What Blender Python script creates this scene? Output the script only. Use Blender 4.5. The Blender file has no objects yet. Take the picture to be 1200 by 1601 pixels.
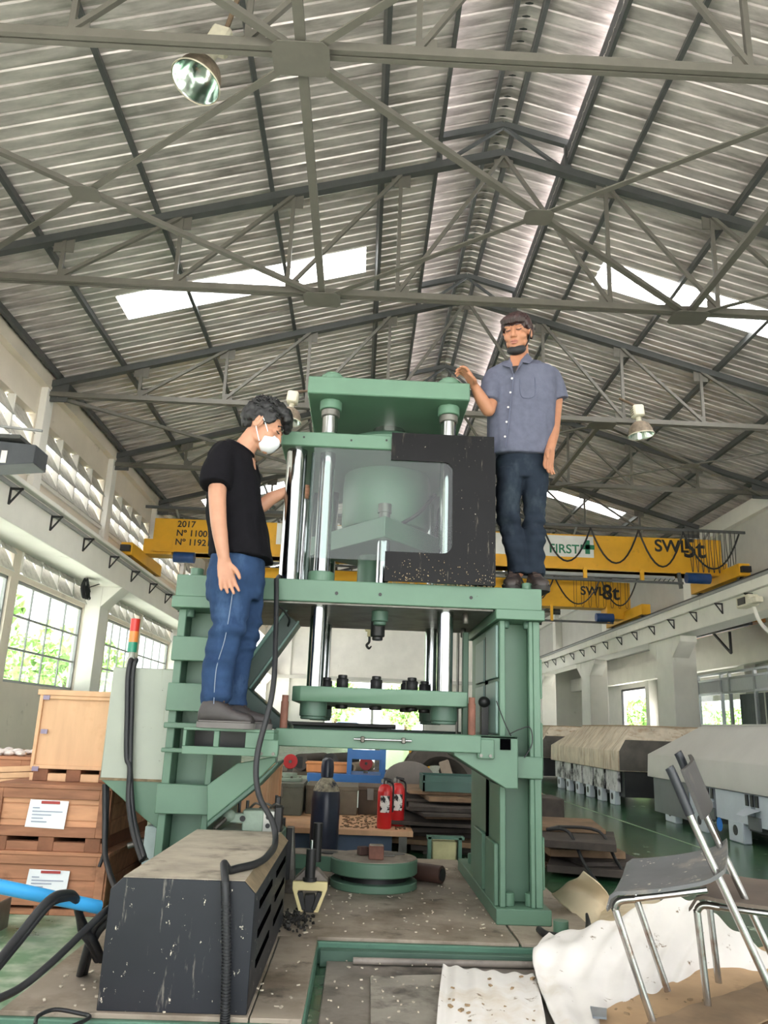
import bpy, bmesh, math, random
from mathutils import Vector, Matrix, Euler, noise
random.seed(7)
sc = bpy.context.scene
COL = sc.collection
PI = math.pi
# ------------------------------------------------------------------ camera
FPX, VPX, VPY, SLOPE, CZ = 1240.0, 560.0, 1135.0, 0.044, 1.15
Yc = Vector((VPX-600, -(VPY-800), -FPX)).normalized()
Xc = Vector((1, -SLOPE, ((VPX-600) + (VPY-800)*SLOPE)/FPX)).normalized()
Zc = Xc.cross(Yc)
cam_d = bpy.data.cameras.new('camera')
cam = bpy.data.objects.new('camera', cam_d)
COL.objects.link(cam)
cam_d.sensor_fit = 'HORIZONTAL'
cam_d.sensor_width = 36.0
cam_d.lens = FPX/1200*36.0
cam_d.clip_end = 400
cam.matrix_world = Matrix.Translation((0, 0, CZ)) @ Matrix((Xc, Yc, Zc)).to_4x4()
sc.camera = cam
def ray(px, py):
    d = Vector(((px-600)/FPX, -(py-800)/FPX, -1))
    return Vector((Xc.dot(d), Yc.dot(d), Zc.dot(d)))
def at(px, py, x=None, y=None, z=None):
    d = ray(px, py)
    t = x/d.x if x is not None else (y/d.y if y is not None else (z-CZ)/d.z)
    return Vector((0, 0, CZ)) + d*t
# ------------------------------------------------------------------ light
sc.view_settings.view_transform = 'Standard'
sc.view_settings.look = 'None'
sc.view_settings.gamma = 1
sc.view_settings.use_curve_mapping = False
sc.view_settings.exposure = 0.8
w = bpy.data.worlds.new('overcast_sky'); sc.world = w
w.use_nodes = True
wn = w.node_tree.nodes; wl = w.node_tree.links
bg = wn['Background']
tc = wn.new('ShaderNodeTexCoord'); sp = wn.new('ShaderNodeSeparateXYZ'); cr = wn.new('ShaderNodeValToRGB')
wl.new(tc.outputs['Generated'], sp.inputs[0]); wl.new(sp.outputs['Z'], cr.inputs[0])
cr.color_ramp.elements[0].color = (.93, .96, 1, 1); cr.color_ramp.elements[1].color = (1, 1, 1, 1)
wl.new(cr.outputs[0], bg.inputs[0]); bg.inputs[1].default_value = 2.2
def portal(name, loc, rot, sx, sy):
    l = bpy.data.lights.new(name, 'AREA'); l.shape = 'RECTANGLE'; l.size = sx; l.size_y = sy
    l.cycles.is_portal = True
    o = bpy.data.objects.new(name, l); COL.objects.link(o); o.location = loc; o.rotation_euler = rot
# the daylight openings of the hall (light portals for the sky): open end behind the camera, window band, right openings (near ones unseen, added for light)
portal('daylight_open_end', (2.2, -2.75, 2.8), (math.radians(90), 0, 0), 14.8, 5.6)
portal('daylight_windows_left', (-7.62, 24, 2.9), (0, math.radians(-90), 0), 2.2, 36)
portal('daylight_openings_right', (17.25, 40, 2.2), (0, math.radians(90), 0), 4.0, 24)
portal('daylight_added_openings_right', (17.25, 10.5, 2.0), (0, math.radians(90), 0), 2.2, 19)
portal('daylight_far_end', (1.1, 61.9, 3.6), (math.radians(-90), 0, 0), 8, 7)
sun_d = bpy.data.lights.new('sun', 'SUN'); sun_d.energy = 22; sun_d.angle = math.radians(6); sun_d.color = (1, .985, .97)
sun = bpy.data.objects.new('sun', sun_d); COL.objects.link(sun); sun.location = (0, -20, 30); sun.rotation_euler = (math.radians(20), 0, math.radians(8))
sc.cycles.max_bounces = 7
sc.cycles.diffuse_bounces = 4
sc.cycles.glossy_bounces = 4
sc.cycles.transmission_bounces = 6
sc.cycles.transparent_max_bounces = 12
sc.cycles.sample_clamp_indirect = 6
sc.cycles.caustics_reflective = False
sc.cycles.caustics_refractive = False
# ------------------------------------------------------------------ mesh builder
class MB:
    def __init__(s): s.v = []; s.f = []
    def add(s, vs, fs):
        n = len(s.v); s.v += [tuple(p) for p in vs]; s.f += [tuple(i+n for i in q) for q in fs]; return s
    def box(s, x0, y0, z0, x1, y1, z1):
        return s.add([(x0,y0,z0),(x1,y0,z0),(x1,y1,z0),(x0,y1,z0),(x0,y0,z1),(x1,y0,z1),(x1,y1,z1),(x0,y1,z1)],
                     [(0,3,2,1),(4,5,6,7),(0,1,5,4),(1,2,6,5),(2,3,7,6),(3,0,4,7)])
    def cbox(s, c, d, rot=None):
        m = (rot if isinstance(rot, Matrix) else Euler(rot).to_matrix()) if rot is not None else Matrix.Identity(3)
        vs = [Vector(c) + m @ Vector((a*d[0]/2, b*d[1]/2, e*d[2]/2)) for e in (-1,1) for a,b in ((-1,-1),(1,-1),(1,1),(-1,1))]
        return s.add(vs, [(0,3,2,1),(4,5,6,7),(0,1,5,4),(1,2,6,5),(2,3,7,6),(3,0,4,7)])
    def bar(s, p, q, wd, h, up=(0,0,1)):
        p = Vector(p); q = Vector(q); d = (q-p).normalized(); u = Vector(up)
        sd = d.cross(u)
        if sd.length < 1e-4: sd = d.cross(Vector((0,1,0)))
        sd.normalize(); u = sd.cross(d)
        vs = [b + sd*i*wd/2 + u*j*h/2 for b in (p,q) for i,j in ((-1,-1),(1,-1),(1,1),(-1,1))]
        return s.add(vs, [(0,1,2,3),(7,6,5,4),(0,4,5,1),(1,5,6,2),(2,6,7,3),(3,7,4,0)])
    def cyl(s, p, q, r, r2=None, n=16, ph=0):
        p = Vector(p); q = Vector(q); d = (q-p).normalized()
        a = d.cross(Vector((0,0,1)) if abs(d.z) < .9 else Vector((1,0,0))).normalized(); b = d.cross(a)
        r2 = r if r2 is None else r2
        vs = []
        for c, rr in ((p,r),(q,r2)):
            vs += [c + (a*math.cos(t) + b*math.sin(t))*rr for t in [ph+2*PI*i/n for i in range(n)]]
        return s.add(vs, [tuple(range(n))[::-1], tuple(range(n,2*n))] + [(i,(i+1)%n,n+(i+1)%n,n+i) for i in range(n)])
    def tube(s, pts, r, n=8, sub=0, cap=True):
        pts = [Vector(p) for p in pts]
        rs = list(r) if isinstance(r, (list, tuple)) else [r]*len(pts)
        if sub:
            np_, nr = [], []
            for i in range(len(pts)-1):
                p0 = pts[max(i-1,0)]; p1 = pts[i]; p2 = pts[i+1]; p3 = pts[min(i+2,len(pts)-1)]
                for k in range(sub):
                    t = k/sub
                    np_.append(.5*((2*p1) + (p2-p0)*t + (2*p0-5*p1+4*p2-p3)*t*t + (3*p1-p0-3*p2+p3)*t**3)); nr.append(rs[i]*(1-t)+rs[i+1]*t)
            np_.append(pts[-1]); nr.append(rs[-1]); pts, rs = np_, nr
        u = None; vs = []
        for i, p in enumerate(pts):
            d = (pts[min(i+1,len(pts)-1)] - pts[max(i-1,0)]).normalized()
            if u is None: u = d.cross(Vector((0,0,1)) if abs(d.z) < .9 else Vector((1,0,0))).normalized()
            u = (u - d*u.dot(d)).normalized(); w_ = d.cross(u)
            vs += [p + (u*math.cos(2*PI*k/n) + w_*math.sin(2*PI*k/n))*rs[i] for k in range(n)]
        fs = [(i*n+k, i*n+(k+1)%n, (i+1)*n+(k+1)%n, (i+1)*n+k) for i in range(len(pts)-1) for k in range(n)]
        if cap: fs += [tuple(range(n))[::-1], tuple(range((len(pts)-1)*n, len(pts)*n))]
        return s.add(vs, fs)
    def lathe(s, prof, c=(0,0,0), n=24, closed=True, m=None):
        vs = []
        for r, z in prof:
            for k in range(n):
                p = Vector((r*math.cos(2*PI*k/n), r*math.sin(2*PI*k/n), z))
                if m is not None: p = m @ p
                vs.append(p + Vector(c))
        N = len(prof)
        fs = [(i*n+k, i*n+(k+1)%n, (i+1)*n+(k+1)%n, (i+1)*n+k) for i in range(N-1) for k in range(n)]
        if closed: fs += [tuple(range(n))[::-1], tuple(range((N-1)*n, N*n))]
        return s.add(vs, fs)
    def prism(s, poly, ax, a, b):
        def P3(p, t): return (t,p[0],p[1]) if ax == 'x' else ((p[0],t,p[1]) if ax == 'y' else (p[0],p[1],t))
        n = len(poly)
        return s.add([P3(p,a) for p in poly] + [P3(p,b) for p in poly],
                     [tuple(range(n)), tuple(range(n,2*n))[::-1]] + [(i,(i+1)%n,n+(i+1)%n,n+i) for i in range(n)])
    def ell(s, c, r, rot=None, n=16, m=10):
        mt = Euler(rot).to_matrix() if rot is not None else Matrix.Identity(3)
        vs = [Vector(c) + mt @ Vector((0,0,-r[2]))]
        for i in range(1, m):
            t = PI*i/m - PI/2
            vs += [Vector(c) + mt @ Vector((r[0]*math.cos(t)*math.cos(2*PI*k/n), r[1]*math.cos(t)*math.sin(2*PI*k/n), r[2]*math.sin(t))) for k in range(n)]
        vs.append(Vector(c) + mt @ Vector((0,0,r[2])))
        L = len(vs)-1
        fs = [(0, 1+(k+1)%n, 1+k) for k in range(n)] + [(L, L-n+k, L-n+(k+1)%n) for k in range(n)]
        fs += [(1+i*n+k, 1+i*n+(k+1)%n, 1+(i+1)*n+(k+1)%n, 1+(i+1)*n+k) for i in range(m-2) for k in range(n)]
        return s.add(vs, fs)
    def mesh(s, name, off=(0,0,0), bevel=0, smooth=True, ang=38, recalc=True, tri=False):
        me = bpy.data.meshes.new(name)
        o = Vector(off)
        me.from_pydata([Vector(p)-o for p in s.v], [], s.f)
        bm = bmesh.new(); bm.from_mesh(me)
        if recalc: bmesh.ops.recalc_face_normals(bm, faces=bm.faces)
        if bevel:
            ed = [e for e in bm.edges if e.is_manifold and e.calc_face_angle(0) > .6]
            bmesh.ops.bevel(bm, geom=ed, offset=bevel, segments=1, affect='EDGES', clamp_overlap=True)
        bm.to_mesh(me); bm.free()
        if smooth:
            me.polygons.foreach_set('use_smooth', [True]*len(me.polygons))
            me.set_sharp_from_angle(angle=math.radians(ang))
        return me
    def build(s, name, mat, parent=None, world=True, **k):
        off = tuple(BASE.get(parent.name, (0,0,0))) if (parent is not None and world) else (0,0,0)
        return link(name, s.mesh(name, off, **k), mat, parent)
BASE = {}
def link(name, me, mat, parent=None):
    o = bpy.data.objects.new(name, me); COL.objects.link(o)
    if mat is not None and not me.materials: me.materials.append(mat)
    if parent is not None:
        o.parent = parent; BASE[o.name] = BASE.get(parent.name, (0,0,0))
    return o
def tag(o, label=None, cat=None, group=None, kind=None):
    if label: o['label'] = label
    if cat: o['category'] = cat
    if group: o['group'] = group
    if kind: o['kind'] = kind
    return o
def thing(name, label, cat, loc=(0,0,0), rot=(0,0,0), group=None):
    o = bpy.data.objects.new(name, None); COL.objects.link(o); o.empty_display_size = .1
    o.location = loc; o.rotation_euler = rot; BASE[o.name] = loc
    return tag(o, label, cat, group)
def struct(name, parent=None):
    o = bpy.data.objects.new(name, None); COL.objects.link(o); BASE[o.name] = (0,0,0)
    if parent is None: o['kind'] = 'structure'
    else: o.parent = parent
    return o
def dup(o, loc=None, parent=None, rot=None):
    c = o.copy(); COL.objects.link(c)
    if parent is not None: c.parent = parent
    if loc is not None: c.location = loc
    if rot is not None: c.rotation_euler = rot
    for ch in o.children: dup(ch, parent=c)
    return c
# ------------------------------------------------------------------ materials
def lin(c): return tuple((x/12.92 if x <= .04045 else ((x+.055)/1.055)**2.4) for x in [v/255 for v in c])
MATS = {}
def M(name, rgb, rough=.5, metal=0, var=.12, scale=4, dirt=None, bump=0, stretch=(1,1,1), spec=.5, alpha=None, trans=None, fine=None):
    if name in MATS: return MATS[name]
    m = bpy.data.materials.new(name); m.use_nodes = True
    N = m.node_tree.nodes; L = m.node_tree.links; b = N['Principled BSDF']
    c = lin(rgb)
    tcn = N.new('ShaderNodeTexCoord'); mp = N.new('ShaderNodeMapping'); mp.inputs['Scale'].default_value = stretch
    L.new(tcn.outputs['Object'], mp.inputs[0])
    nz = N.new('ShaderNodeTexNoise'); nz.inputs['Scale'].default_value = scale; nz.inputs['Detail'].default_value = 5; nz.inputs['Roughness'].default_value = .6
    L.new(mp.outputs[0], nz.inputs[0])
    mx = N.new('ShaderNodeMix'); mx.data_type = 'RGBA'
    mx.inputs[6].default_value = (*[max(0,x*(1-var*1.6)) for x in c],1); mx.inputs[7].default_value = (*[min(1,x*(1+var*1.6)) for x in c],1)
    rp = N.new('ShaderNodeMapRange'); rp.inputs[1].default_value = .28; rp.inputs[2].default_value = .72
    L.new(nz.outputs[0], rp.inputs[0]); L.new(rp.outputs[0], mx.inputs[0])
    out = mx.outputs[2]
    for dd in ([dirt] if dirt and not isinstance(dirt, list) else (dirt or [])):
        # (colour, low threshold, high threshold, scale, stretch)
        n2 = N.new('ShaderNodeTexNoise'); n2.inputs['Scale'].default_value = dd[3]; n2.inputs['Detail'].default_value = 6; n2.inputs['Roughness'].default_value = .65
        mp2 = N.new('ShaderNodeMapping'); mp2.inputs['Scale'].default_value = dd[4] if len(dd) > 4 else (1,1,1); mp2.inputs['Location'].default_value = (3.1, 1.7, 5.3)
        L.new(tcn.outputs['Object'], mp2.inputs[0]); L.new(mp2.outputs[0], n2.inputs[0])
        r2 = N.new('ShaderNodeMapRange'); r2.inputs[1].default_value = dd[1]; r2.inputs[2].default_value = dd[2]
        L.new(n2.outputs[0], r2.inputs[0])
        m2 = N.new('ShaderNodeMix'); m2.data_type = 'RGBA'; m2.inputs[7].default_value = (*lin(dd[0]),1)
        L.new(r2.outputs[0], m2.inputs[0]); L.new(out, m2.inputs[6]); out = m2.outputs[2]
    L.new(out, b.inputs['Base Color'])
    b.inputs['Roughness'].default_value = rough; b.inputs['Metallic'].default_value = metal
    b.inputs['Specular IOR Level'].default_value = spec
    if bump:
        bp = N.new('ShaderNodeBump'); bp.inputs['Strength'].default_value = bump; bp.inputs['Distance'].default_value = .02
        L.new(nz.outputs[0], bp.inputs['Height']); L.new(bp.outputs[0], b.inputs['Normal'])
    MATS[name] = m
    return m
def glass_mat(name, tint, fac=.85, rough=.02):
    m = bpy.data.materials.new(name); m.use_nodes = True; N = m.node_tree.nodes; L = m.node_tree.links
    N.remove(N['Principled BSDF']); o = N['Material Output']
    t = N.new('ShaderNodeBsdfTransparent'); t.inputs[0].default_value = (*tint,1)
    g = N.new('ShaderNodeBsdfGlossy'); g.inputs['Roughness'].default_value = rough
    d = N.new('ShaderNodeBsdfDiffuse'); d.inputs[0].default_value = (.8,.8,.8,1)
    fr = N.new('ShaderNodeFresnel'); fr.inputs[0].default_value = 1.5
    m1 = N.new('ShaderNodeMixShader'); m1.inputs[0].default_value = 1-fac; L.new(t.outputs[0], m1.inputs[1]); L.new(d.outputs[0], m1.inputs[2])
    m2 = N.new('ShaderNodeMixShader'); gm = N.new('ShaderNodeNewGeometry'); iv = N.new('ShaderNodeMath'); iv.operation = 'SUBTRACT'; iv.inputs[0].default_value = 1; iv.use_clamp = True
    mu = N.new('ShaderNodeMath'); mu.operation = 'MULTIPLY'; L.new(gm.outputs['Backfacing'], iv.inputs[1]); L.new(fr.outputs[0], mu.inputs[0]); L.new(iv.outputs[0], mu.inputs[1])
    L.new(mu.outputs[0], m2.inputs[0]); L.new(m1.outputs[0], m2.inputs[1]); L.new(g.outputs[0], m2.inputs[2])
    L.new(m2.outputs[0], o.inputs[0]); MATS[name] = m
    return m
def text(body, size, mat, parent, matrix, name='lettering', align='LEFT', ext=.004, bold=.0):
    cu = bpy.data.curves.new(name, 'FONT'); cu.body = body; cu.size = size; cu.extrude = ext; cu.align_x = align; cu.offset = bold
    tmp = bpy.data.objects.new('tmp', cu); COL.objects.link(tmp)
    dg = bpy.context.evaluated_depsgraph_get()
    me = bpy.data.meshes.new_from_object(tmp.evaluated_get(dg))
    bpy.data.objects.remove(tmp)
    b = Vector(BASE.get(parent.name, (0,0,0)))
    me.transform(Matrix.Translation(-b) @ matrix)
    me.materials.clear()
    return link(name, me, mat, parent)
FRONT = Matrix.Rotation(PI/2, 4, 'X')          # lettering that faces the camera (-y)
# ================================================================== THE HALL
m_wall = M('cream_wall_paint', (226,215,200), .7, var=.05, scale=.8, dirt=((150,140,125), .62, .8, 1.3))
m_wallw = M('white_wall_paint', (236,233,226), .65, var=.04, scale=1, dirt=((170,160,145), .66, .85, 2, (1,1,.4)))
m_wallg = M('grey_wall_paint', (198,196,190), .7, var=.05, scale=1)
m_slat = M('louver_white', (205,202,195), .6, var=.12, scale=5, dirt=((140,130,118), .55, .75, 8))
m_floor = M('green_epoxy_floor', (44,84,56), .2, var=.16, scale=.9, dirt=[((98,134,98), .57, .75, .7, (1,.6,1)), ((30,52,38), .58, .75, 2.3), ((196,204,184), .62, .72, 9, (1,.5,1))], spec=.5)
# crate side of the floor: window light painted as paler green, plus dull dust
def _window_light_and_dust(m):
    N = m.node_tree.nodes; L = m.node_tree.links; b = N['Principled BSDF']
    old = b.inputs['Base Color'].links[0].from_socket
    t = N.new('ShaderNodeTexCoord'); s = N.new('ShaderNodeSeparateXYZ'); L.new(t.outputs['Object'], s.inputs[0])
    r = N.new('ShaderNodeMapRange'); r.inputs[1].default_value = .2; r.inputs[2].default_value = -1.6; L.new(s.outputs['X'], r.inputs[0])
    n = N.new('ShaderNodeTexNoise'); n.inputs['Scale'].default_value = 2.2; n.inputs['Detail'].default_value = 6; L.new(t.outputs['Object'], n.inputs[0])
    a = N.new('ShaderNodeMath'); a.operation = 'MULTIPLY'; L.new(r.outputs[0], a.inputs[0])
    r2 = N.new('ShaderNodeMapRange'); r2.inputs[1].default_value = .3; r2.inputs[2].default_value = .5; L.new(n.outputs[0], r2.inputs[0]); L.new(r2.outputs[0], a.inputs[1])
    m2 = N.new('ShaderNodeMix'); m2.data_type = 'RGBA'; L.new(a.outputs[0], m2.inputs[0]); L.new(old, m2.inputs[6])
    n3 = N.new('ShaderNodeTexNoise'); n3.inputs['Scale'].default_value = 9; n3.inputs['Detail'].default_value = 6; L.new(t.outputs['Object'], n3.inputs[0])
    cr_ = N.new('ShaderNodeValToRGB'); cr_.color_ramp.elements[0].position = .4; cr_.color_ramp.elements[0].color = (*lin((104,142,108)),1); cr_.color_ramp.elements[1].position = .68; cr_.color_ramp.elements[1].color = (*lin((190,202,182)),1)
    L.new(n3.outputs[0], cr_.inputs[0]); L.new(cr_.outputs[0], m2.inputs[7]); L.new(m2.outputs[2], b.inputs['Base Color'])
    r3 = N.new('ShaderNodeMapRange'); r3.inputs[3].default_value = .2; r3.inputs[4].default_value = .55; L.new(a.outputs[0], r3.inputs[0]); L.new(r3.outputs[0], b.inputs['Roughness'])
_window_light_and_dust(m_floor)
m_chord = M('truss_paint_grey', (104,101,94), .5, var=.06, scale=6)
m_dark = M('truss_paint_dark', (78,80,80), .5, var=.08, scale=5)
m_roof = M('galvanised_roof_sheet', (214,206,204), .4, metal=.4, var=.22, scale=2.2, stretch=(.5,2,1), dirt=((118,108,104), .5, .75, 1.1, (.35,2.5,1)), bump=.12)
m_brk = M('black_bracket_steel', (36,36,38), .5)
m_frame = M('window_frame_grey', (150,152,152), .5, var=.05)
m_glass = glass_mat('window_glass', (.93,.97,.95), .97)
m_ground = M('outside_concrete', (200,198,190), .9, var=.1, scale=.4)
Y0, Y1, ZF = -2.5, 62.0, .17
XL, XR, XAP, ZE, ZA = -7.5, 12.2, 2.15, 8.4, 11.15
SL = (ZA-ZE)/9.6
def zch(x): return ZA - SL*abs(x-XAP)                        # top chord line
# ---- floor
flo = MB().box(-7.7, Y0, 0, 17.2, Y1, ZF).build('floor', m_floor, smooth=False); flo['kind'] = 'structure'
ml = M('floor_joint_line', (120,140,110), .4)
for a, b in (((3.14,13.6),(3.26,7.6)), ((3.1,40),(3.14,13.6))):
    MB().bar((a[0],a[1],ZF+.001), (b[0],b[1],ZF+.001), .03, .002).build('joint_line', ml, flo)
gr = MB().box(-90, -70, -.25, 110, 170, -.05).build('ground', m_ground, smooth=False); gr['kind'] = 'structure'
# ---- left wall
wl_ = struct('wall_left')
b = MB()
for z0, z1 in ((0,1.78), (3.95,4.08), (4.86,6.32), (7.62,8.75)): b.box(XL-.2, Y0, z0, XL, Y1, z1)
piers = []
y = -3.0
while y < Y1:                                                  # 5 m bays: heavy pier at the truss, slim one in between
    piers.append((y-.5, y+1.2, True)); y += 5
win_bays = []
for k in range(-1, 12):
    ty = 22 + 5*(k-3)                                         # truss line
    # heavy pier at every second truss line, slim at the others
    hv = (k-3) % 2 == 0
    wdt = (-.48, 1.65) if hv else (-.15, .25)
    for z0, z1 in ((1.78,3.95), (4.08,4.86)):
        b.box(XL-.2, ty+wdt[0], z0, XL, ty+wdt[1], z1)
    b.box(XL-.2, ty-.25, 6.32, XL, ty+.3, 7.62)
    win_bays.append((ty+wdt[1], ty+5+(-.15 if hv else -.48)))
b.build('wall_body', m_wall, wl_, smooth=False)
for k in range(0, 11, 2):
    ty = 22 + 5*(k-3) + 5
    MB().box(XL, ty-.5+.02, 0, XL+.42, ty+.25, 4.55).prism([(XL+.42,4.0),(XL+.95,4.55),(XL+.42,4.55)], 'y', ty-.48, ty+.25).build('pillar', m_wallw, wl_, bevel=.01)
for k in range(0, 11):
    ty = 2 + 5*k
    MB().box(XL, ty-.17, 5.45, XL+.16, ty+.22, 8.3).build('pilaster', m_wallw, wl_, bevel=.01)
MB().box(XL, Y0, 8.3, XL+.18, Y1, 8.62).build('eaves_beam', m_wall, wl_)
MB().box(XL, Y0, 6.2, XL+.06, Y1, 6.32).build('ledge', m_wallw, wl_)
MB().box(XL, Y0, 4.55, XL+.9, Y1, 5.3).box(XL, Y0, 5.3, XL+1.02, Y1, 5.4).build('runway_beam', m_wallw, wl_, bevel=.015)
MB().box(XL+.72, Y0, 5.4, XL+.8, Y1, 5.47).build('runway_rail', m_brk, wl_)
MB().box(XL+.9, Y0, 5.16, XL+.95, Y1, 5.24).build('busbar', m_frame, wl_)
brk = MB().bar((0,0,0),(.24,0,0),.04,.04).bar((0,0,.02),(0,0,-.3),.05,.05).bar((.02,0,-.28),(.22,0,0),.03,.03).mesh('bracket')
for i in range(20):
    o = link('bracket', brk, m_brk, wl_); o.location = (XL+.9, 6.1+2.03*i, 5.14)
# louvers: upper and lower band
def louver_mesh(wd, h, n):
    q = MB()
    for k in range(n):
        z = (k+.5)*h/n
        q.cbox((-.08, wd/2, z), (.02, wd-.06, h/n*1.25), (0, math.radians(-38), 0))
    return q.mesh('slat', smooth=False)
def louver_band(z0, z1, y0, y1, n, ns):
    wd = (y1-y0)/n
    fr = MB().box(-.12,-.03,0, .03,.03,z1-z0).mesh('mullion', smooth=False)
    sl1 = MB().cbox((-.07, wd/2, 0), (.018, wd-.08, (z1-z0)/ns*1.5), (0, math.radians(-30), 0)).mesh('slat', smooth=False)
    for i in range(n):
        p = link('louver_mullion', fr, m_wallw, wl_); p.location = (XL, y0+wd*i, z0)
        for k in range(ns):
            s_ = link('louver_slat', sl1, m_slat, p); s_.location = (0, 0, (k+.5)*(z1-z0)/ns)
for k in range(1, 9):
    ty = 2 + 5*k
    louver_band(6.34, 7.6, ty+.32, ty+4.74, 4, 3)
for i, (ya, yb) in enumerate(win_bays):
    if 9 < ya < 45: louver_band(4.1, 4.84, ya, yb, 4, 2)
# windows
wi = 1
for ya, yb in win_bays:
    if ya < 9 or ya > 52: continue
    wn_ = struct('window_%d' % wi); wi += 1
    x = XL-.1; n = 4
    MB().box(x-.03,ya,1.78,x+.04,ya+.06,3.95).box(x-.03,yb-.06,1.78,x+.04,yb,3.95).box(x-.03,ya,1.78,x+.04,yb,1.84).box(x-.03,ya,3.88,x+.04,yb,3.95).build('window_frame', m_frame, wn_, smooth=False)
    wd = (yb-ya)/n
    for k in range(1, n): MB().box(x-.015,ya+wd*k-.02,1.8,x+.02,ya+wd*k+.02,3.9).build('mullion', m_frame, wn_, smooth=False)
    for z in (2.5, 3.2): MB().box(x-.015,ya,z-.025,x+.025,yb,z+.025).build('glazing_bar', m_frame, wn_, smooth=False)
    pm = MB().box(-.003,.02,.02,.003,wd-.02,.68).mesh('pane', smooth=False)
    for k in range(n):
        for z in (1.81, 2.51, 3.21):
            p = link('pane', pm, m_glass, wn_); p.location = (x, ya+wd*k, z)
# ---- right side: upper wall, columns, runway, aisle
wr = struct('wall_right')
MB().box(12.2, Y0, 6.3, 12.4, Y1, 8.75).build('wall_body', m_wallg, wr, smooth=False)
MB().box(12.0, Y0, 8.0, 12.2, Y1, 8.5).build('eaves_beam', m_wallw, wr)
MB().box(12.2, Y0, 6.1, 17.2, Y1, 6.3).build('aisle_ceiling', m_wallg, wr, smooth=False)
xr = 10.7
MB().box(xr, Y0, 4.55, xr+.75, Y1, 5.15).box(xr-.12, Y0, 5.15, xr+.9, Y1, 5.5).build('runway_beam', m_wallw, wr, bevel=.015)
MB().box(xr+.02, Y0, 5.5, xr+.12, Y1, 5.62).build('runway_rail', m_brk, wr)
MB().box(xr-.16, Y0, 5.42, xr-.12, Y1, 5.5).build('busbar', m_frame, wr)
for i in range(20):
    o = link('bracket', brk, m_brk, wr); o.location = (xr-.0, 21.4+1.88*i, 5.08); o.rotation_euler = (0,0,PI)
for yc in (18.3, 28.4, 38.6, 48.8):
    MB().box(xr+.1, yc-.75, 0, xr+.95, yc+.75, 4.55).prism([(yc+.75,3.85),(yc+1.5,4.35),(yc+1.5,4.55),(yc+.75,4.55)],'x',xr+.1,xr+.7).prism([(yc-.75,3.85),(yc-1.5,4.35),(yc-1.5,4.55),(yc-.75,4.55)],'x',xr+.1,xr+.7).build('column', m_wallw, wr, bevel=.02)
    MB().box(xr+1.1, yc-.3, 5.5, xr+1.5, yc+.4, 8.3).build('upper_pilaster', m_wallw, wr, bevel=.02)
    MB().box(xr+.95, yc+1.5, 0, xr+1.1, yc+1.62, 4.5).build('conduit', m_brk, wr)
b = MB()
for z0, z1 in ((4.6,6.2),): b.box(17.0, Y0, z0, 17.2, Y1, z1)
for y0, y1, z0, z1 in ((Y0,24,0,.9),(Y0,24,3.05,4.6),(Y0,1,0,4.6),(9.5,11,0,4.6),(20,24,0,4.6),(24,52.2,0,.3),(24,47.3,2.95,4.6),(47.3,52.2,4.0,4.6),(45.6,47.3,0,4.6),(52.2,Y1,0,4.6),(24,35,0,4.6)): b.box(17.0+.003*len(b.f)/6, y0, z0, 17.2, y1, z1)  # openings in the near, unseen stretch are added to brighten the left wall
b.build('aisle_wall', m_wallw, wr, smooth=False)
for yc in (28, 34.6, 46.3, 57): MB().box(16.5, yc-.3, 0, 17.0, yc+.3, 5.2).build('aisle_pillar', m_wallw, wr)
MB().box(16.2, Y0, 4.3, 16.6, Y1, 5.2).build('aisle_beam', m_wallw, wr)
# far opening in the aisle + frames
m_black = M('black_opening_frame', (40,42,44), .5)
d1 = struct('door_1'); MB().box(16.95,47.3,3.95,17.05,52.2,4.07).box(16.95,47.2,0,17.05,47.32,4.05).box(16.95,52.18,0,17.05,52.3,4.05).build('door_frame', m_black, d1)
# glazed office partition
gp = struct('window_%d' % wi)
m_alu = M('aluminium_frame', (176,180,182), .35, metal=.6, var=.04)
m_panelw = M('partition_panel', (208,212,214), .5, var=.05, scale=9, stretch=(1,6,1))
m_blind = M('dark_curtain', (86,94,98), .8, var=.18, scale=5, stretch=(1,5,.2))
XG = 12.45
ys = [at(px,1100,x=XG).y for px in (1240,1205,1181,1141,1128,1092,1066,1052)]
zt, zm, zl = at(1100,1058,x=XG).z, at(1100,1063,x=XG).z, at(1100,1084,x=XG).z
for z in (ZF, zl-.08, zm-.08, zt): MB().box(XG,ys[0],z,XG+.08,ys[-1],z+.08).build('rail', m_alu, gp, smooth=False)
for q in ys: MB().box(XG-.01,q-.05,ZF,XG+.09,q+.05,zt+.08).build('post', m_alu, gp, smooth=False)
for a, c in zip(ys[:-1], ys[1:]):
    MB().box(XG+.03,a+.05,zl,XG+.05,c-.05,zm-.08).build('panel', m_panelw, gp, smooth=False)
    MB().box(XG+.035,a+.05,ZF+.08,XG+.045,c-.05,zl-.08).build('pane', m_glass, gp, smooth=False)
for k, (a, c) in enumerate(zip(ys[:3], ys[1:4])):
    q = MB()
    n = 40
    vs = [(XG+.3+.03*math.sin(i*1.3), a+.06+(c-a-.12)*i/n, z) for z in (ZF+.1,zl-.1) for i in range(n+1)]
    q.add(vs, [(i,i+1,n+2+i,n+1+i) for i in range(n)]); q.build('curtain', m_blind, gp, recalc=False)
# ---- front wall (behind the photographer) with its wide open gateway
wf = struct('wall_front')
MB().box(-7.7,Y0-.2,5.6,12.4,Y0,10.5).box(-7.7,Y0-.2,0,-5.2,Y0,5.6).box(9.6,Y0-.2,0,17.2,Y0,5.6).build('wall_body', m_wallw, wf, smooth=False)
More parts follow.
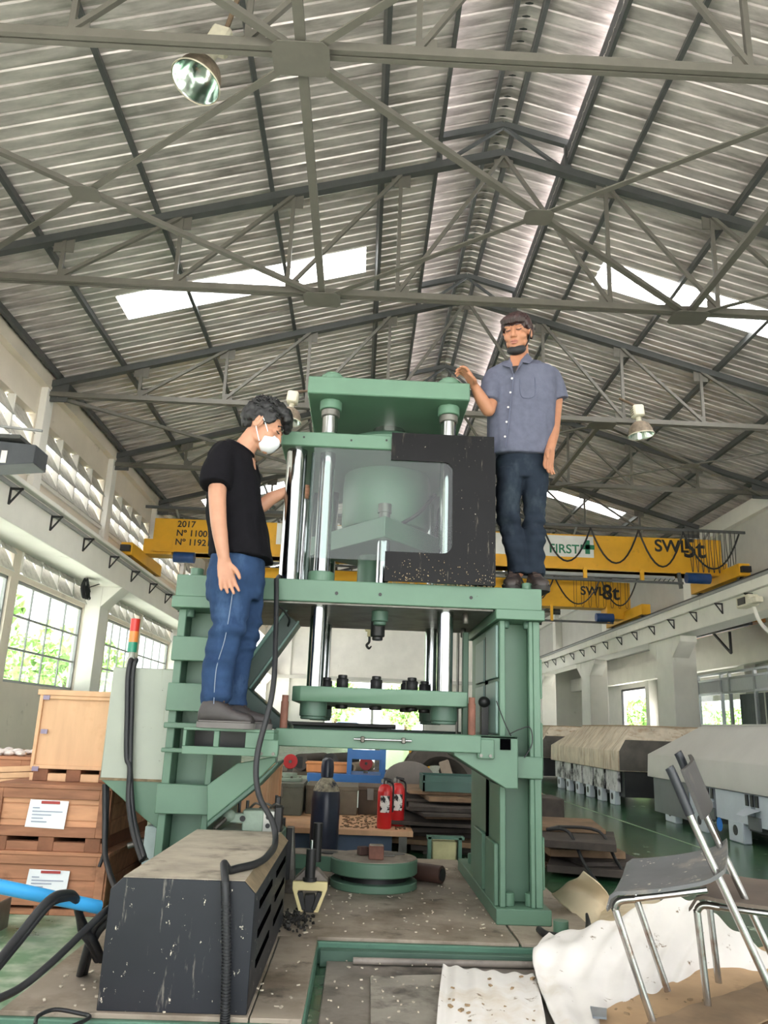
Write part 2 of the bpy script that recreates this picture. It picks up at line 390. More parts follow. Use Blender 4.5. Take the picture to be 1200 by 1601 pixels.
# ---- end wall
ew = struct('wall_back')
b = MB()
b.box(-7.7,Y1,0,-2.6,Y1+.2,8).box(4.9,Y1,0,17.2,Y1+.2,8).box(-2.6,Y1,4.5,4.9,Y1+.2,8).box(-7.7,Y1,8,12.4,Y1+.2,12)
b.build('wall_body', m_wallw, ew, smooth=False)
MB().box(-7.5,Y1-.25,4.5,12.2,Y1,4.75).build('ledge', m_wallg, ew)
for x in (-5.6,-2.9,5.2,8.6): MB().box(x-.2,Y1-.2,0,x+.2,Y1,9).build('pilaster', m_wallw, ew)
d2 = struct('door_2')
m_sill = M('blue_barrier_paint', (96,146,190), .5)
MB().box(-2.6,Y1+.05,4.4,4.9,Y1+.15,4.55).box(-2.65,Y1,0,-2.55,Y1+.2,4.5).box(4.85,Y1,0,4.95,Y1+.2,4.5).box(.9,Y1,0,1.1,Y1+.2,4.5).build('door_frame', m_wallw, d2)
# ---- roof: purlins, ribbed sheets, skylights, trusses, bracing (all one structure)
ce = struct('ceiling')
def rz(x, off): return zch(x)+off
PX = [-7.2,-5.8,-3.85,-1.92,-.02, 4.25,6.2,8.1,10.0,11.5]
for x in PX:
    sg = 1 if x < XAP else -1
    MB().bar((x,Y0,rz(x,.17)), (x,Y1,rz(x,.17)), .07, .19, up=(-SL*sg,0,1)).build('purlin', m_dark, ce, smooth=False)
for x in (.98, 3.32): MB().bar((x,Y0,rz(x,.36)), (x,Y1,rz(x,.36)), .06, .42).build('purlin', m_dark, ce, smooth=False)
for x in (1.93, 2.37): MB().bar((x,Y0,rz(x,.78)), (x,Y1,rz(x,.78)), .07, .17).build('purlin', m_dark, ce, smooth=False)
MB().bar((XAP,Y0,rz(XAP,.9)), (XAP,Y1,rz(XAP,.9)), .34, .02).build('ridge_cap', m_dark, ce, smooth=False)
SW = .94
def sheet_mesh(xa, xb, off):
    rib, h = .235, .028
    prof = []
    for k in range(4):
        y = k*rib
        prof += [(y,0),(y+.172,0),(y+.186,h),(y+.222,h)]
    prof.append((4*rib+.006,0))
    n = len(prof); vs = []
    for x in (xa, xb): vs += [(x, y, rz(x,off)+z) for y, z in prof]
    q = MB().add(vs, [(i,i+1,n+1+i,n+i) for i in range(n-1)])
    return q.mesh('roof_sheet', smooth=False, recalc=False)
m_sky = bpy.data.materials.new('translucent_skylight'); m_sky.use_nodes = True
_n = m_sky.node_tree.nodes; _l = m_sky.node_tree.links; _n.remove(_n['Principled BSDF'])
_t = _n.new('ShaderNodeBsdfTranslucent'); _t.inputs[0].default_value = (.95,.95,.93,1)
_g = _n.new('ShaderNodeBsdfTransparent'); _g.inputs[0].default_value = (.9,.9,.88,1)
_m = _n.new('ShaderNodeMixShader'); _m.inputs[0].default_value = .0
_l.new(_t.outputs[0], _m.inputs[1]); _l.new(_g.outputs[0], _m.inputs[2]); _l.new(_m.outputs[0], _n['Material Output'].inputs[0])
shL, shR = sheet_mesh(-8.0, 1.02, .29), sheet_mesh(3.28, 12.7, .29)
shML, shMR = sheet_mesh(.85, XAP, .88), sheet_mesh(XAP, 3.45, .88)
_far = ((-5.26,-.28),(4.7,9.3))
SKY_ROWS = {2: _far, 17: _far, 32: ((-6.2,-3.2),(5.85,9.7)), 47: _far, 62: _far}
for i in range(69):
    yy = -1.53 - .94 + SW*i - .0
    row = round((yy+1.53)/SW)
    if row in SKY_ROWS:
        (a0,a1),(b0,b1) = SKY_ROWS[row]
        for xa, xb, sk in ((-8.0,a0,0),(a0,a1,1),(a1,1.02,0),(3.28,b0,0),(b0,b1,1),(b1,12.7,0)):
            o = link('skylight_sheet' if sk else 'roof_sheet', sheet_mesh(xa,xb,.29), m_sky if sk else m_roof, ce); o.location = (0,yy,0)
    else:
        for me in (shL, shR):
            o = link('roof_sheet', me, m_roof, ce); o.location = (0,yy,0)
    for me in (shML, shMR):
        o = link('ridge_sheet', me, m_roof, ce); o.location = (0,yy,0)
# trusses
NX = [-5.35,-3.42,-1.53,.33, XAP, 3.97,5.83,7.7,9.65]
CH = 8.19
def truss():
    t = struct('roof_truss', ce)
    for s_, xe in ((1,-7.45),(-1,11.75)):
        MB().bar((xe,0,zch(xe)), (XAP,0,ZA), .15, .14, up=(0,0,1)).build('top_chord', m_dark, t, smooth=False)
        MB().box(min(xe,xe+.5*s_),-.02,8.02,max(xe,xe+.5*s_),.02,8.5).build('end_plate', m_dark, t, smooth=False)
        xa, xb = min(.98,.98) if s_ > 0 else 3.32, XAP
        MB().bar((xa,0,rz(xa,.62)), (xb,0,ZA+.62), .1, .12).build('ridge_rafter', m_dark, t, smooth=False)
        MB().bar((xa+.02*s_,0,zch(xa)), (xa+.02*s_,0,rz(xa,.6)), .1, .1).build('ridge_post', m_dark, t, smooth=False)
        MB().bar((XAP,0,ZA+.58), (xa+.05*s_,0,zch(xa)+.05), .06, .05).build('ridge_brace', m_dark, t, smooth=False)
    MB().box(-7.45,-.075,CH-.06,11.75,-.012,CH+.05).box(-7.45,.012,CH-.06,11.75,.075,CH+.05).build('bottom_chord', m_chord, t, smooth=False)
    for x in NX:
        if x != XAP: MB().bar((x,0,CH), (x,0,zch(x)), .065, .055).build('web_vertical', m_chord, t, smooth=False)
    gp_ = [(x, zch(x)-.12) for x in NX]
    for x, z in gp_:
        MB().box(x-.17,-.008,z-.16,x+.17,.008,z+.1).build('gusset_plate', m_chord, t, smooth=False)
    L = NX
    for i in range(4):
        MB().bar((L[i],-.04,CH+.03),(L[i+1],-.04,zch(L[i+1])-.06),.06,.06).build('web_diagonal', m_chord, t, smooth=False)
        j = len(L)-1-i
        MB().bar((L[j],-.04,CH+.03),(L[j-1],-.04,zch(L[j-1])-.06),.06,.06).build('web_diagonal', m_chord, t, smooth=False)
    for x in NX:
        if x != XAP: MB().box(x-.03 if x < XAP else x-.2,-.03,CH+.05,x+.2 if x < XAP else x+.03,-.015,CH+.2).build('node_plate', m_chord, t, smooth=False)
    return t
T0 = truss(); T0.location = (0,7,0)
for yy in (2,12,17,22,27,32,37,42,47,52,57): dup(T0, (0,yy,0), ce)
# wind bracing in the plane of the bottom chords
BX = [-7.2,-.93,5.3,11.5]
octo = lambda cx, cy, a, b_, c: [(cx-a,cy-b_+c),(cx-a+c,cy-b_),(cx+a-c,cy-b_),(cx+a,cy-b_+c),(cx+a,cy+b_-c),(cx+a-c,cy+b_),(cx-a+c,cy+b_),(cx-a,cy+b_-c)]
zb = CH-.085
for ya in (2,7,17,27):
    yb = ya+5
    for xa, xb in zip(BX[:-1], BX[1:]):
        MB().bar((xa,ya,zb+.02),(xb,yb,zb+.02),.085,.07).build('wind_brace', m_chord, ce, smooth=False)
        MB().bar((xa,yb,zb-.02),(xb,ya,zb-.02),.085,.02).build('wind_brace', m_chord, ce, smooth=False)
        MB().prism(octo((xa+xb)/2,(ya+yb)/2,.2,.17,.07),'z',zb-.05,zb-.038).build('brace_plate', m_chord, ce, smooth=False)
    for x in BX[1:-1]:
        MB().bar((x,ya,zb+.03),(x,yb,zb+.03),.11,.07).build('brace_strut', m_chord, ce, smooth=False)
for yy in (2,7,12,17,22,27,32):
    for x in BX[1:-1]:
        MB().prism(octo(x,yy,.31,.23,.07),'z',zb-.052,zb-.04).build('brace_plate', m_chord, ce, smooth=False)
# ================================================================== HYDRAULIC PRESS
G = M('press_green_paint', (86,117,97), .45, var=.07, scale=3, dirt=[((84,112,94), .6, .8, 2.2), ((70,66,56), .7, .78, 14)])
GD = M('press_green_paint_worn', (72,98,84), .5, var=.1, scale=4, dirt=((60,76,66), .55, .75, 3))
CHROME = M('chrome_rod', (176,178,178), .14, metal=1, var=.05, scale=3, stretch=(8,8,.4))
STEEL = M('bare_steel', (120,118,112), .42, metal=.7, var=.15, scale=8, dirt=((70,62,54), .5, .7, 4))
NUT = M('black_oxide_nut', (44,44,44), .45, metal=.3)
RUST = M('rusty_pin', (112,72,58), .7, var=.15, scale=20)
DKG = M('dark_green_steel', (38,58,52), .45, var=.15, scale=5)
BLKP = M('black_panel', (17,16,17), .4, var=.25, scale=2.5, dirt=[((70,64,56), .6, .8, 5, (1,1,.35)), ((96,90,80), .63, .70, 40, (1,1,.10)), ((200,190,170), .69, .71, 60)], spec=.15)
ACR = glass_mat('scratched_acrylic', (.84,.88,.86), .985, .03)
PZ = .27
press = thing('hydraulic_press', 'tall green four-column hydraulic press standing on the dirty platform', 'press', (0, 4.6, PZ))
def pb(name, mat, mb, parent=None, **k):
    k.setdefault('bevel', .004)
    return mb.build(name, mat, parent or press, **k)
# table (bed) with cap plates
tab = pb('table_plate', G, MB().box(-.975,4.1,1.765,.93,5.17,1.88))
pb('table_underside', STEEL, MB().box(-.7,4.13,1.757,.68,5.15,1.766), tab, bevel=0)
for px, py in ((526,927),(594,929),(736,934)):
    p = at(px, py, y=4.1); pb('bolt_hole', NUT, MB().cyl((p.x,4.1,p.z),(p.x,4.096,p.z),.009,n=10), tab, bevel=0)
pb('cap_plate', G, MB().box(.685,4.08,1.712,.94,5.18,1.765))
pb('cap_plate', G, MB().box(-.985,4.08,1.705,-.69,5.18,1.765))
for x in (.77,.87): pb('bolt', G, MB().cyl((x,4.2,1.88),(x,4.2,1.925),.03,n=6))
for x in (-.895,-.76): pb('bolt', G, MB().cyl((x,4.2,1.88),(x,4.2,1.93),.035,n=12))
for x in (.745,.865): pb('bolt', GD, MB().cyl((x,4.16,1.712),(x,4.16,1.675),.026,n=6))
for x in (-.9,-.76): pb('bolt', GD, MB().cyl((x,4.16,1.705),(x,4.16,1.665),.026,n=6))
# right column: H-section with pads, foot plate
rc = pb('column', G, MB().box(.712,4.13,.34,.742,5.15,1.712).box(.885,4.13,.34,.922,5.15,1.712).box(.742,4.27,.34,.885,4.3,1.712).box(.742,5.0,.34,.885,5.03,1.712))
pb('edge_strip', G, MB().box(.862,4.125,1.03,.885,4.16,1.712), rc)
pb('edge_strip', G, MB().box(.862,4.125,.34,.885,4.16,.93), rc)
pb('stiffener_plate', G, MB().box(.742,4.11,.93,.925,4.16,1.035), rc)
for z0, z1 in ((1.32,1.52),(.97,1.2),(.42,.66)): pb('side_pad', G, MB().box(.922,4.14,z0,.934,4.4,z1), rc)
m_pad = M('pad_blue_grey', (126,150,144), .4, var=.06)
for y0, y1, z0, z1 in ((4.16,4.5,1.42,1.69),(4.58,4.9,1.42,1.66),(4.16,4.5,1.14,1.4),(4.58,4.9,1.14,1.4)):
    pb('guide_pad', m_pad, MB().box(.697,y0,z0,.712,y1,z1), rc)
for y0, y1, z0, z1 in ((4.505,4.575,1.14,1.67),(4.84,4.9,1.5,1.6),(4.46,4.53,.45,1.0)):
    pb('slot', M('vent_black', (5,5,6), .9, spec=0), MB().box(.706,y0,z0,.711,y1,z1), rc, bevel=0)
pb('lower_pad', G, MB().box(.69,4.16,.34,.712,4.44,.62), rc)
pb('lower_pad', G, MB().box(.69,4.56,.34,.712,4.9,.62), rc)
pb('foot_plate', G, MB().box(.69,4.1,PZ,.955,5.6,.34))
for x in (.76,.875): pb('anchor_bolt', G, MB().cyl((x,4.18,.34),(x,4.18,.4),.032,n=14))
for x in (.76,.875): pb('anchor_bolt', G, MB().cyl((x,5.4,.34),(x,5.4,.4),.032,n=14))
# left column: ladder of plates
lc = pb('column', G, MB().box(-.955,4.14,.34,-.915,5.15,1.705).box(-.745,4.14,.34,-.712,5.15,1.705).box(-.915,4.27,.34,-.745,4.3,1.705).box(-.915,5.0,.34,-.745,5.03,1.705))
for za, zc in ((1040-45,1033),(1068,1112),(1130,1139),(1170,1177),(1226,1273)):
    z1 = at(300,za,y=4.12).z; z0 = at(300,zc,y=4.12).z
    pb('web_plate', G, MB().box(-.965,4.105,z0,-.70,4.15,z1), lc)
pb('foot_plate', G, MB().box(-.985,4.1,PZ,-.67,5.6,.34))
# guide rods, collars, nuts
RX, RY = (-.236,.437), (4.22,5.0)
for x in RX:
    for y in RY:
        r = pb('guide_rod', CHROME, MB().cyl((x,y,1.2),(x,y,3.0),.043,n=28), bevel=0)
        pb('top_collar', G, MB().cyl((x,y,2.875),(x,y,2.93),.062,n=28), r)
        pb('dark_ring', STEEL, MB().cyl((x,y,2.835),(x,y,2.875),.052,n=28), r)
        pb('rod_flange', G, MB().cyl((x,y,2.70),(x,y,2.722),.075,n=28), r)
        pb('rod_seat', G, MB().cyl((x,y,1.88),(x,y,1.94),.072,n=28), r)
        pb('lower_sleeve', GD, MB().cyl((x,y,1.19),(x,y,1.265),.07,n=28).cyl((x,y,1.175),(x,y,1.192),.064,n=28), r)
        pb('rod_nut', G, MB().cyl((x,y,3.035),(x,y,3.085),.066,n=24).cyl((x,y,3.085),(x,y,3.1),.05,n=24), r)
pb('top_plate', G, MB().box(-.365,4.1,2.93,.543,5.2,3.035), bevel=.006)
mp_ = pb('upper_plate', G, MB().box(-.49,4.1,2.617,.678,5.2,2.70), bevel=.006)
for px, py in ((475,683),(549,688),(604,688)):
    p = at(px,py,y=4.1); pb('bolt_hole', NUT, MB().cyl((p.x,4.1,p.z),(p.x,4.097,p.z),.006,n=8), mp_, bevel=0)
for x in (-.405,.60):
    for y in (4.19,5.08): pb('tie_column', CHROME, MB().cyl((x,y,1.88),(x,y,2.617),.056,n=32), bevel=0)
# main cylinder and ram
cx, cy = .11, 4.64
cyl = pb('main_cylinder', G, MB().lathe([(.26,2.617),(.265,2.55),(.265,2.31),(.25,2.285),(.2,2.272)],(cx,cy,0),48), bevel=0)
pb('cylinder_flange', G, MB().lathe([(.36,2.70),(.36,2.775),(.33,2.80),(.2,2.86),(.11,2.865)],(cx,cy,0),48), cyl, bevel=0)
pb('ram', CHROME, MB().cyl((cx,cy,2.86),(cx,cy,2.93),.1,n=40), bevel=0)
pb('ram_band', STEEL, MB().cyl((cx,cy,2.862),(cx,cy,2.88),.11,n=40), cyl, bevel=0)
pb('diamond_plate', G, MB().prism([(.095,4.2),(.53,4.8),(.10,5.2),(-.345,4.8)],'z',2.15,2.27))
fr_ = pb('feed_rod', CHROME, MB().cyl((.095,4.30,1.88),(.095,4.30,2.15),.036,n=20), bevel=0)
pb('rod_nut', STEEL, MB().cyl((.095,4.30,2.27),(.095,4.30,2.31),.032,n=12).cyl((.095,4.30,2.31),(.095,4.30,2.36),.038,n=16), fr_, bevel=0)
pb('lower_cylinder', G, MB().cyl((.03,4.75,1.88),(.03,4.75,2.15),.078,n=28), bevel=0)
hm = M('black_rubber_hose', (26,26,28), .5)
pb('hose', hm, MB().tube([(.2,4.38,2.275),(.28,4.33,2.32),(.33,4.35,2.38),(.385,4.4,2.46)],.011,8,5), bevel=0)
pb('hose', hm, MB().tube([(-.17,4.6,1.9),(-.12,4.6,1.95),(-.05,4.65,1.96),(0,4.7,1.97)],.014,8,5), bevel=0)
# guard: clear sheet with a black surround on its right half
pb('clear_guard', ACR, MB().box(-.305,4.07,1.99,.46,4.074,2.60), bevel=0)
p0 = [(.113,2.703),(.113,2.545),(.40,2.545)]
arc1 = [(.40+.05*math.sin(t),2.495+.05*math.cos(t)) for t in [PI/2*i/6 for i in range(7)]]
arc2 = [(.40+.05*math.cos(t),2.09-.05*math.sin(t)) for t in [PI/2*i/6 for i in range(7)]]
poly = p0 + arc1 + arc2 + [(.10,2.04),(.10,1.882),(.672,1.882),(.672,2.703)]
pb('black_guard', BLKP, MB().prism(poly,'y',4.06,4.068), bevel=0)
pb('side_guard', BLKP, MB().box(.672,4.06,1.882,.68,5.1,2.61), bevel=0)
pb('guard_rail', DKG, MB().box(-.325,4.2,1.88,-.305,4.22,2.617))
pb('guard_rail', DKG, MB().box(-.355,5.0,1.88,-.325,5.03,2.617))
# under the table
pb('knock_out', GD, MB().cyl((.09,4.3,1.70),(.09,4.3,1.757),.045,n=20).cyl((.09,4.3,1.68),(.09,4.3,1.70),.035,n=16))
pb('knock_out', NUT, MB().cyl((.085,4.5,1.64),(.085,4.5,1.757),.04,n=20).cyl((.085,4.5,1.62),(.085,4.5,1.64),.03,n=16))
for x, y in ((-.52,4.9),(.62,4.9),(.55,4.25)): pb('stud', STEEL, MB().cyl((x,y,1.70),(x,y,1.757),.018,n=10))
# lower platen with big nuts
pl = pb('lower_platen', G, MB().prism([(-.345,4.16),(-.30,4.1),(.545,4.1),(.545,5.2),(-.345,5.2)],'z',1.262,1.337))
for x, y in ((-.2,4.85),(-.10,4.55),(.09,4.55),(.29,4.55),(.275,4.85),(.385,4.85)):
    nb = MB().cyl((x,y,1.345),(x,y,1.405),.038,n=6).cyl((x,y,1.405),(x,y,1.425),.026,n=16)
    nn = pb('clamp_nut', NUT, nb, bevel=.003)
    pb('washer', STEEL, MB().box(x-.07,y-.06,1.337,x+.07,y+.06,1.346), nn)
    pb('bolt_end', NUT, MB().cyl((x,y,1.24),(x,y,1.262),.035,n=12), nn)
# front cross beam and side brackets
cb = pb('cross_beam', G, MB().box(-.40,4.0,1.045,.60,4.08,1.128))
p, q = at(553,1155,y=3.99), at(643,1158,y=3.99)
pb('tie_bar', CHROME, MB().cyl((p.x,3.985,p.z),(q.x,3.985,q.z),.006,n=10), cb, bevel=0)
for t in (.15,.86):
    c = p.lerp(q,t); pb('tie_clip', STEEL, MB().cbox((c.x,3.99,c.z),(.02,.03,.028)), cb)
pb('rear_beam', DKG, MB().box(-.45,4.95,1.08,.66,5.03,1.14))
rb = pb('bracket', G, MB().prism([(.585,1.13),(.785,1.13),(.785,.885),(.725,.885),(.47,1.03),(.47,1.048),(.585,1.048)],'y',4.03,4.06))
pb('bracket_web', GD, MB().prism([(.725,.885),(.785,.885),(.785,.90),(.73,.90),(.475,1.045),(.47,1.03)],'y',4.06,4.35), rb)
pb('bracket_top', G, MB().box(.45,4.03,1.115,.785,4.4,1.13), rb)
pb('square_socket', M('vent_black', (5,5,6), .9, spec=0), MB().box(.697,4.022,1.065,.748,4.032,1.118), rb, bevel=0)
bpq = pb('bolt_plate', G, MB().box(.583,4.005,1.02,.665,4.03,1.112), rb)
for x in (.60,.645): pb('bolt', STEEL, MB().cyl((x,4.005,1.035),(x,3.997,1.035),.008,n=8), rb, bevel=0)
lb = MB().box(-.80,3.80,1.105,-.385,4.12,1.118)                # step: top, frame with two openings
lb.box(-.80,3.80,1.0,-.385,3.83,1.035).box(-.80,3.80,1.035,-.785,3.83,1.105).box(-.66,3.80,1.035,-.635,3.83,1.105).box(-.515,3.80,1.035,-.385,3.83,1.105)
lb.box(-.80,3.83,1.0,-.785,4.1,1.105).box(-.40,3.83,1.0,-.385,4.1,1.105)
st = pb('step', G, lb, bevel=.002)
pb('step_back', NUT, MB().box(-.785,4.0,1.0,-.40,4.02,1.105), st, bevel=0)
bpl = pb('bolt_plate', G, MB().box(-.455,3.775,1.0,-.36,3.80,1.075), st)
for x in (-.435,-.38): pb('bolt', STEEL, MB().cyl((x,3.775,1.014),(x,3.767,1.014),.008,n=8), st, bevel=0)
def pxpoly(pts, y): return [(p.x,p.z) for p in (at(a,c,y=y) for a,c in pts)]
pb('diagonal_brace', G, MB().prism(pxpoly([(324,1227),(371,1193),(430,1182),(432,1190),(397,1225),(324,1285)],4.06),'y',4.05,4.09))
pb('brace_flange', GD, MB().prism(pxpoly([(324,1285),(397,1225),(434,1190),(436,1194),(400,1232),(324,1293)],4.06),'y',4.05,4.35))
a_, b2 = Vector((-.69,4.5,1.27)), Vector((-.40,4.5,1.72))
arm = pb('diagonal_arm', DKG, MB().bar(a_,b2,.16,.11))
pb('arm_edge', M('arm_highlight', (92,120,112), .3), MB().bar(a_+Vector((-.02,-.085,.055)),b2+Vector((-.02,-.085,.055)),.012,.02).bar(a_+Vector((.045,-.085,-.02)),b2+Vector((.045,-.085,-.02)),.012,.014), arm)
pb('arm_foot', DKG, MB().prism([(-.60,1.12),(-.66,1.30),(-.60,1.33),(-.36,1.14),(-.36,1.12)],'y',4.3,4.6), arm)
for px, y0_, y1_ in ((443,1131,1086),(737,1140,1090)):
    a = at(px,y0_,y=4.05); c = at(px,y1_,y=4.05)
    pb('stop_pin', RUST, MB().cyl((a.x,4.05,1.128),(a.x,4.05,c.z-.03),.019,n=14).cyl((a.x,4.05,c.z-.03),(a.x,4.05,c.z),.016,n=14), bevel=0)
pb('slide_rail', G, MB().box(.583,4.6,1.12,.615,4.66,1.7))
pb('slide_rod', STEEL, MB().cyl((.56,4.66,1.12),(.56,4.66,1.7),.008,n=8), bevel=0)
sf = pb('limit_switch', NUT, MB().box(.655,4.35,1.13,.69,4.42,1.30).ell((.668,4.36,1.30),(.032,.032,.03)), bevel=0)
pb('wire', hm, MB().tube([(.69,4.1,1.30),(.73,4.1,1.2),(.755,4.05,1.13)],.003,6,4).tube([(.755,4.1,1.14),(.81,4.12,1.165),(.86,4.1,1.175),(.87,4.1,1.1),(.83,4.1,1.03)],.003,6,5), bevel=0)
# sawdust lying at the foot of the guard
rnd = random.Random(3)
q = MB()
for i in range(260):
    x = rnd.uniform(.11,.67); y = rnd.uniform(4.102,4.14); z = 1.88; s_ = rnd.uniform(.003,.008)
    if i > 150: y = 4.056; z = 1.885+abs(rnd.gauss(0,.05)); s_ *= .5
    q.cbox((x,y,z+s_/2),(s_,s_,s_),(rnd.random()*3,rnd.random()*3,0))
sd = q.build('sawdust', M('sawdust', (182,160,124), .9), press, smooth=False); sd['kind'] = 'stuff'
# ------------------------------------------------------------------ control cabinet + stack light
CAB = M('pale_green_cabinet', (160,165,153), .5, var=.05, scale=2, dirt=[((132,134,112), .6, .76, 9, (2,2,.15)), ((70,64,52), .67, .69, 30)])
cab = thing('control_cabinet', 'pale grey-green electrical cabinet hung on the left side of the press', 'cabinet', (-1.12,4.6,.62))
MB().box(-1.305,4.3,.84,-.966,5.0,1.405).build('body', CAB, cab, bevel=.006)
MB().prism([(-1.30,.84),(-.966,.84),(-.966,.60),(-1.05,.655)],'y',4.3,4.9).build('bracket', G, cab, bevel=.003)
MB().box(-1.06,4.35,.42,-.97,4.5,.62).build('junction_box', M('grey_blue_box', (170,184,184), .5), cab, bevel=.003)
MB().box(-1.305,4.293,.838,-.966,4.3,.85).build('rust_seam', M('seam_rust', (120,104,80), .8, var=.3, scale=30), cab)
sl = thing('signal_tower', 'slim red, orange and green signal tower light on top of the cabinet', 'signal light', (-1.275,4.5,1.405))
for nm, z0, z1, c in (('base',1.405,1.47,(190,190,178)),('pole',1.47,1.50,(170,170,160)),('green_lens',1.5,1.555,(46,140,112)),('orange_lens',1.555,1.615,(238,140,70)),('red_lens',1.615,1.685,(206,52,44))):
    MB().cyl((-1.275,4.5,z0),(-1.275,4.5,z1),.026 if nm != 'pole' else .018,n=18).build(nm, M('tower_'+nm, c, .3), sl)
# ================================================================== OVERHEAD CRANES
YEL = M('crane_yellow', (226,168,34), .45, var=.06, scale=2, dirt=((170,122,30), .62, .8, 2))
m_ink = M('crane_black_lettering', (30,30,32), .5)
m_grn = M('crane_green_lettering', (28,120,84), .5)
m_wht = M('white_sign_panel', (226,226,222), .5, var=.03)
m_blue = M('motor_blue', (34,66,116), .4)
m_cable = M('black_flat_cable', (30,30,32), .5)
def ft(px, py, y): p = at(px,py,y=y); return Matrix.Translation((p.x,y,p.z)) @ FRONT
def festoon(parent, pts_x, y, zt, sag, mat, r=.03, name='festoon_cable'):
    for a, c, s in zip(pts_x[:-1], pts_x[1:], sag):
        n = 12
        MB().tube([(a+(c-a)*i/n, y, zt - s*(1-(2*i/n-1)**2)) for i in range(n+1)], r, 6).build(name, mat, parent)
c5 = thing('bridge_crane', 'yellow overhead travelling crane lettered SWL 5t, nearer of the two', 'crane', (2.05, 23.5, 5.47))
gz0, gz1 = 5.92, 6.98
MB().prism([(-6.35,6.1),(-5.8,5.92),(10.2,5.92),(10.75,6.1),(10.75,7.02),(-6.35,6.95)],'y',23.2,23.8).build('girder', YEL, c5, bevel=.01)
MB().box(-6.3,23.12,5.92,10.6,23.88,5.97).build('lower_flange', YEL, c5)
for x, z in ((-6.7,5.47),(10.78,5.62)):
    et = MB().box(x-.16,21.9,z+.06,x+.16,25.3,z+.42).build('end_truck', YEL, c5, bevel=.01)
    for yy in (22.2,25.0): MB().cyl((x-.06,yy,z+.14),(x+.06,yy,z+.14),.14,n=16).build('wheel', m_brk, et)
    MB().box(x-.13,21.75,z+.15,x+.13,21.9,z+.32).build('buffer', m_brk, et)
MB().box(-6.6,23.18,5.85,-5.75,23.82,6.3).build('end_gusset', YEL, c5)
MB().box(10.3,23.18,5.9,10.9,23.82,6.3).build('end_gusset', YEL, c5)
MB().cyl((-5.6,22.9,5.72),(-5.0,22.9,5.72),.16,n=14).build('drive_motor', m_blue, c5)
MB().cyl((9.5,22.9,5.75),(10.2,22.9,5.75),.16,n=14).build('drive_motor', m_blue, c5)
sg = MB().box(-2.7,23.18,6.3,6.85,23.2,6.95).build('sign_panel', m_wht, c5)
text('FIRST', .385, m_grn, c5, ft(858,863,23.175), 'sign_lettering', bold=.006)
p = at(918,855,y=23.17)
MB().box(p.x-.21,23.165,p.z-.07,p.x+.21,23.178,p.z+.07).box(p.x-.07,23.165,p.z-.21,p.x+.07,23.178,p.z+.21).build('plus_sign', m_grn, c5)
text('SWL', .52, m_ink, c5, ft(1023,861,23.19), 'load_lettering', bold=.012)
text('5t', .8, m_ink, c5, ft(1068,870,23.19), 'load_lettering', bold=.016)
for tx, px, py in (('2017',277,823),('N\u00ba 110077',275,837),('N\u00ba 119217',273,851)):
    text(tx, .27, m_ink, c5, ft(px,py,23.19), 'serial_lettering', bold=.004)
MB().bar((-6.6,22.95,7.22),(11.4,22.95,7.22),.06,.08).build('cable_rail', m_dark, c5)
for x in range(-6,11,2): MB().bar((x+.3,22.95,7.22),(x+.3,23.4,7.0),.05,.05).build('rail_arm', m_frame, c5)
festoon(c5, [3.9,5.25,6.7,8.15,9.5,11.2], 22.93, 7.16, [1.0,1.05,1.05,1.1,1.1], m_cable, .028)
for k in range(9):
    x = 9.65+.16*k
    MB().tube([(x,22.9,7.2),(x+.01,22.9,6.6),(x+.04,22.88,6.0),(x+.08,22.9,6.0),(x+.11,22.9,6.6),(x+.12,22.9,7.2)],.011,5,3).build('hanging_cable', m_cable, c5)
zw = at(960,907,y=22.9).z
wk = MB().bar((4.4,22.9,zw),(9.4,22.9,zw),.06,.07).build('walkway_rail', m_dark, c5)
MB().box(4.5,23.0,zw+.12,9.2,23.05,5.8).build('walkway_panel', m_frame, c5)
for x in (4.5,6.5,8.2): MB().bar((x,22.95,zw),(x,22.95,5.95),.1,.1).build('walkway_post', YEL, c5)
MB().bar((9.35,22.95,zw-.15),(9.3,22.95,5.9),.09,.09).build('walkway_post', m_dark, c5)
MB().tube([(4.5,22.9,5.95),(4.5,22.9,5.4),(4.3,22.9,5.2)],.05,6,4).build('hoist_cable', m_cable, c5)
for k in range(5): MB().bar((8.5+.14*k,22.9,zw),(8.6+.14*k,22.9,5.7),.02,.02).build('hanging_cable', m_cable, c5)

c8 = thing('bridge_crane', 'yellow overhead travelling crane lettered SWL 8t, farther along the rails', 'crane', (2.05, 32.3, 5.47))
MB().prism([(-6.3,6.32),(-5.6,6.17),(10.9,6.17),(10.9,7.26),(-6.3,7.26)],'y',32,32.7).build('girder', YEL, c8, bevel=.01)
for x, z in ((-6.7,5.47),(10.78,5.62)):
    et = MB().box(x-.17,29.9,z+.05,x+.17,34.4,z+.45).build('end_truck', YEL, c8, bevel=.01)
    for yy in (30.3,34.0): MB().cyl((x-.06,yy,z+.14),(x+.06,yy,z+.14),.14,n=14).build('wheel', m_brk, et)
    MB().box(min(x,x-.9 if x > 0 else x),32,5.75,max(x+.1,x+.9 if x < 0 else x),32.7,6.2).build('end_gusset', YEL, c8)
MB().cyl((9.4,31.8,5.75),(10.1,31.8,5.75),.18,n=14).build('drive_motor', m_blue, c8)
text('SWL', .5, m_ink, c8, ft(907,929,31.99), 'load_lettering', bold=.012)
text('8t', .86, m_ink, c8, ft(941,936,31.99), 'load_lettering', bold=.016)
MB().bar((-6.3,31.7,7.4),(11.2,31.7,7.4),.06,.08).build('cable_rail', m_dark, c8)
festoon(c8, [6.3,7.7,9.6,11.1], 31.68, 7.35, [1.0,1.1,1.1], m_cable, .03)
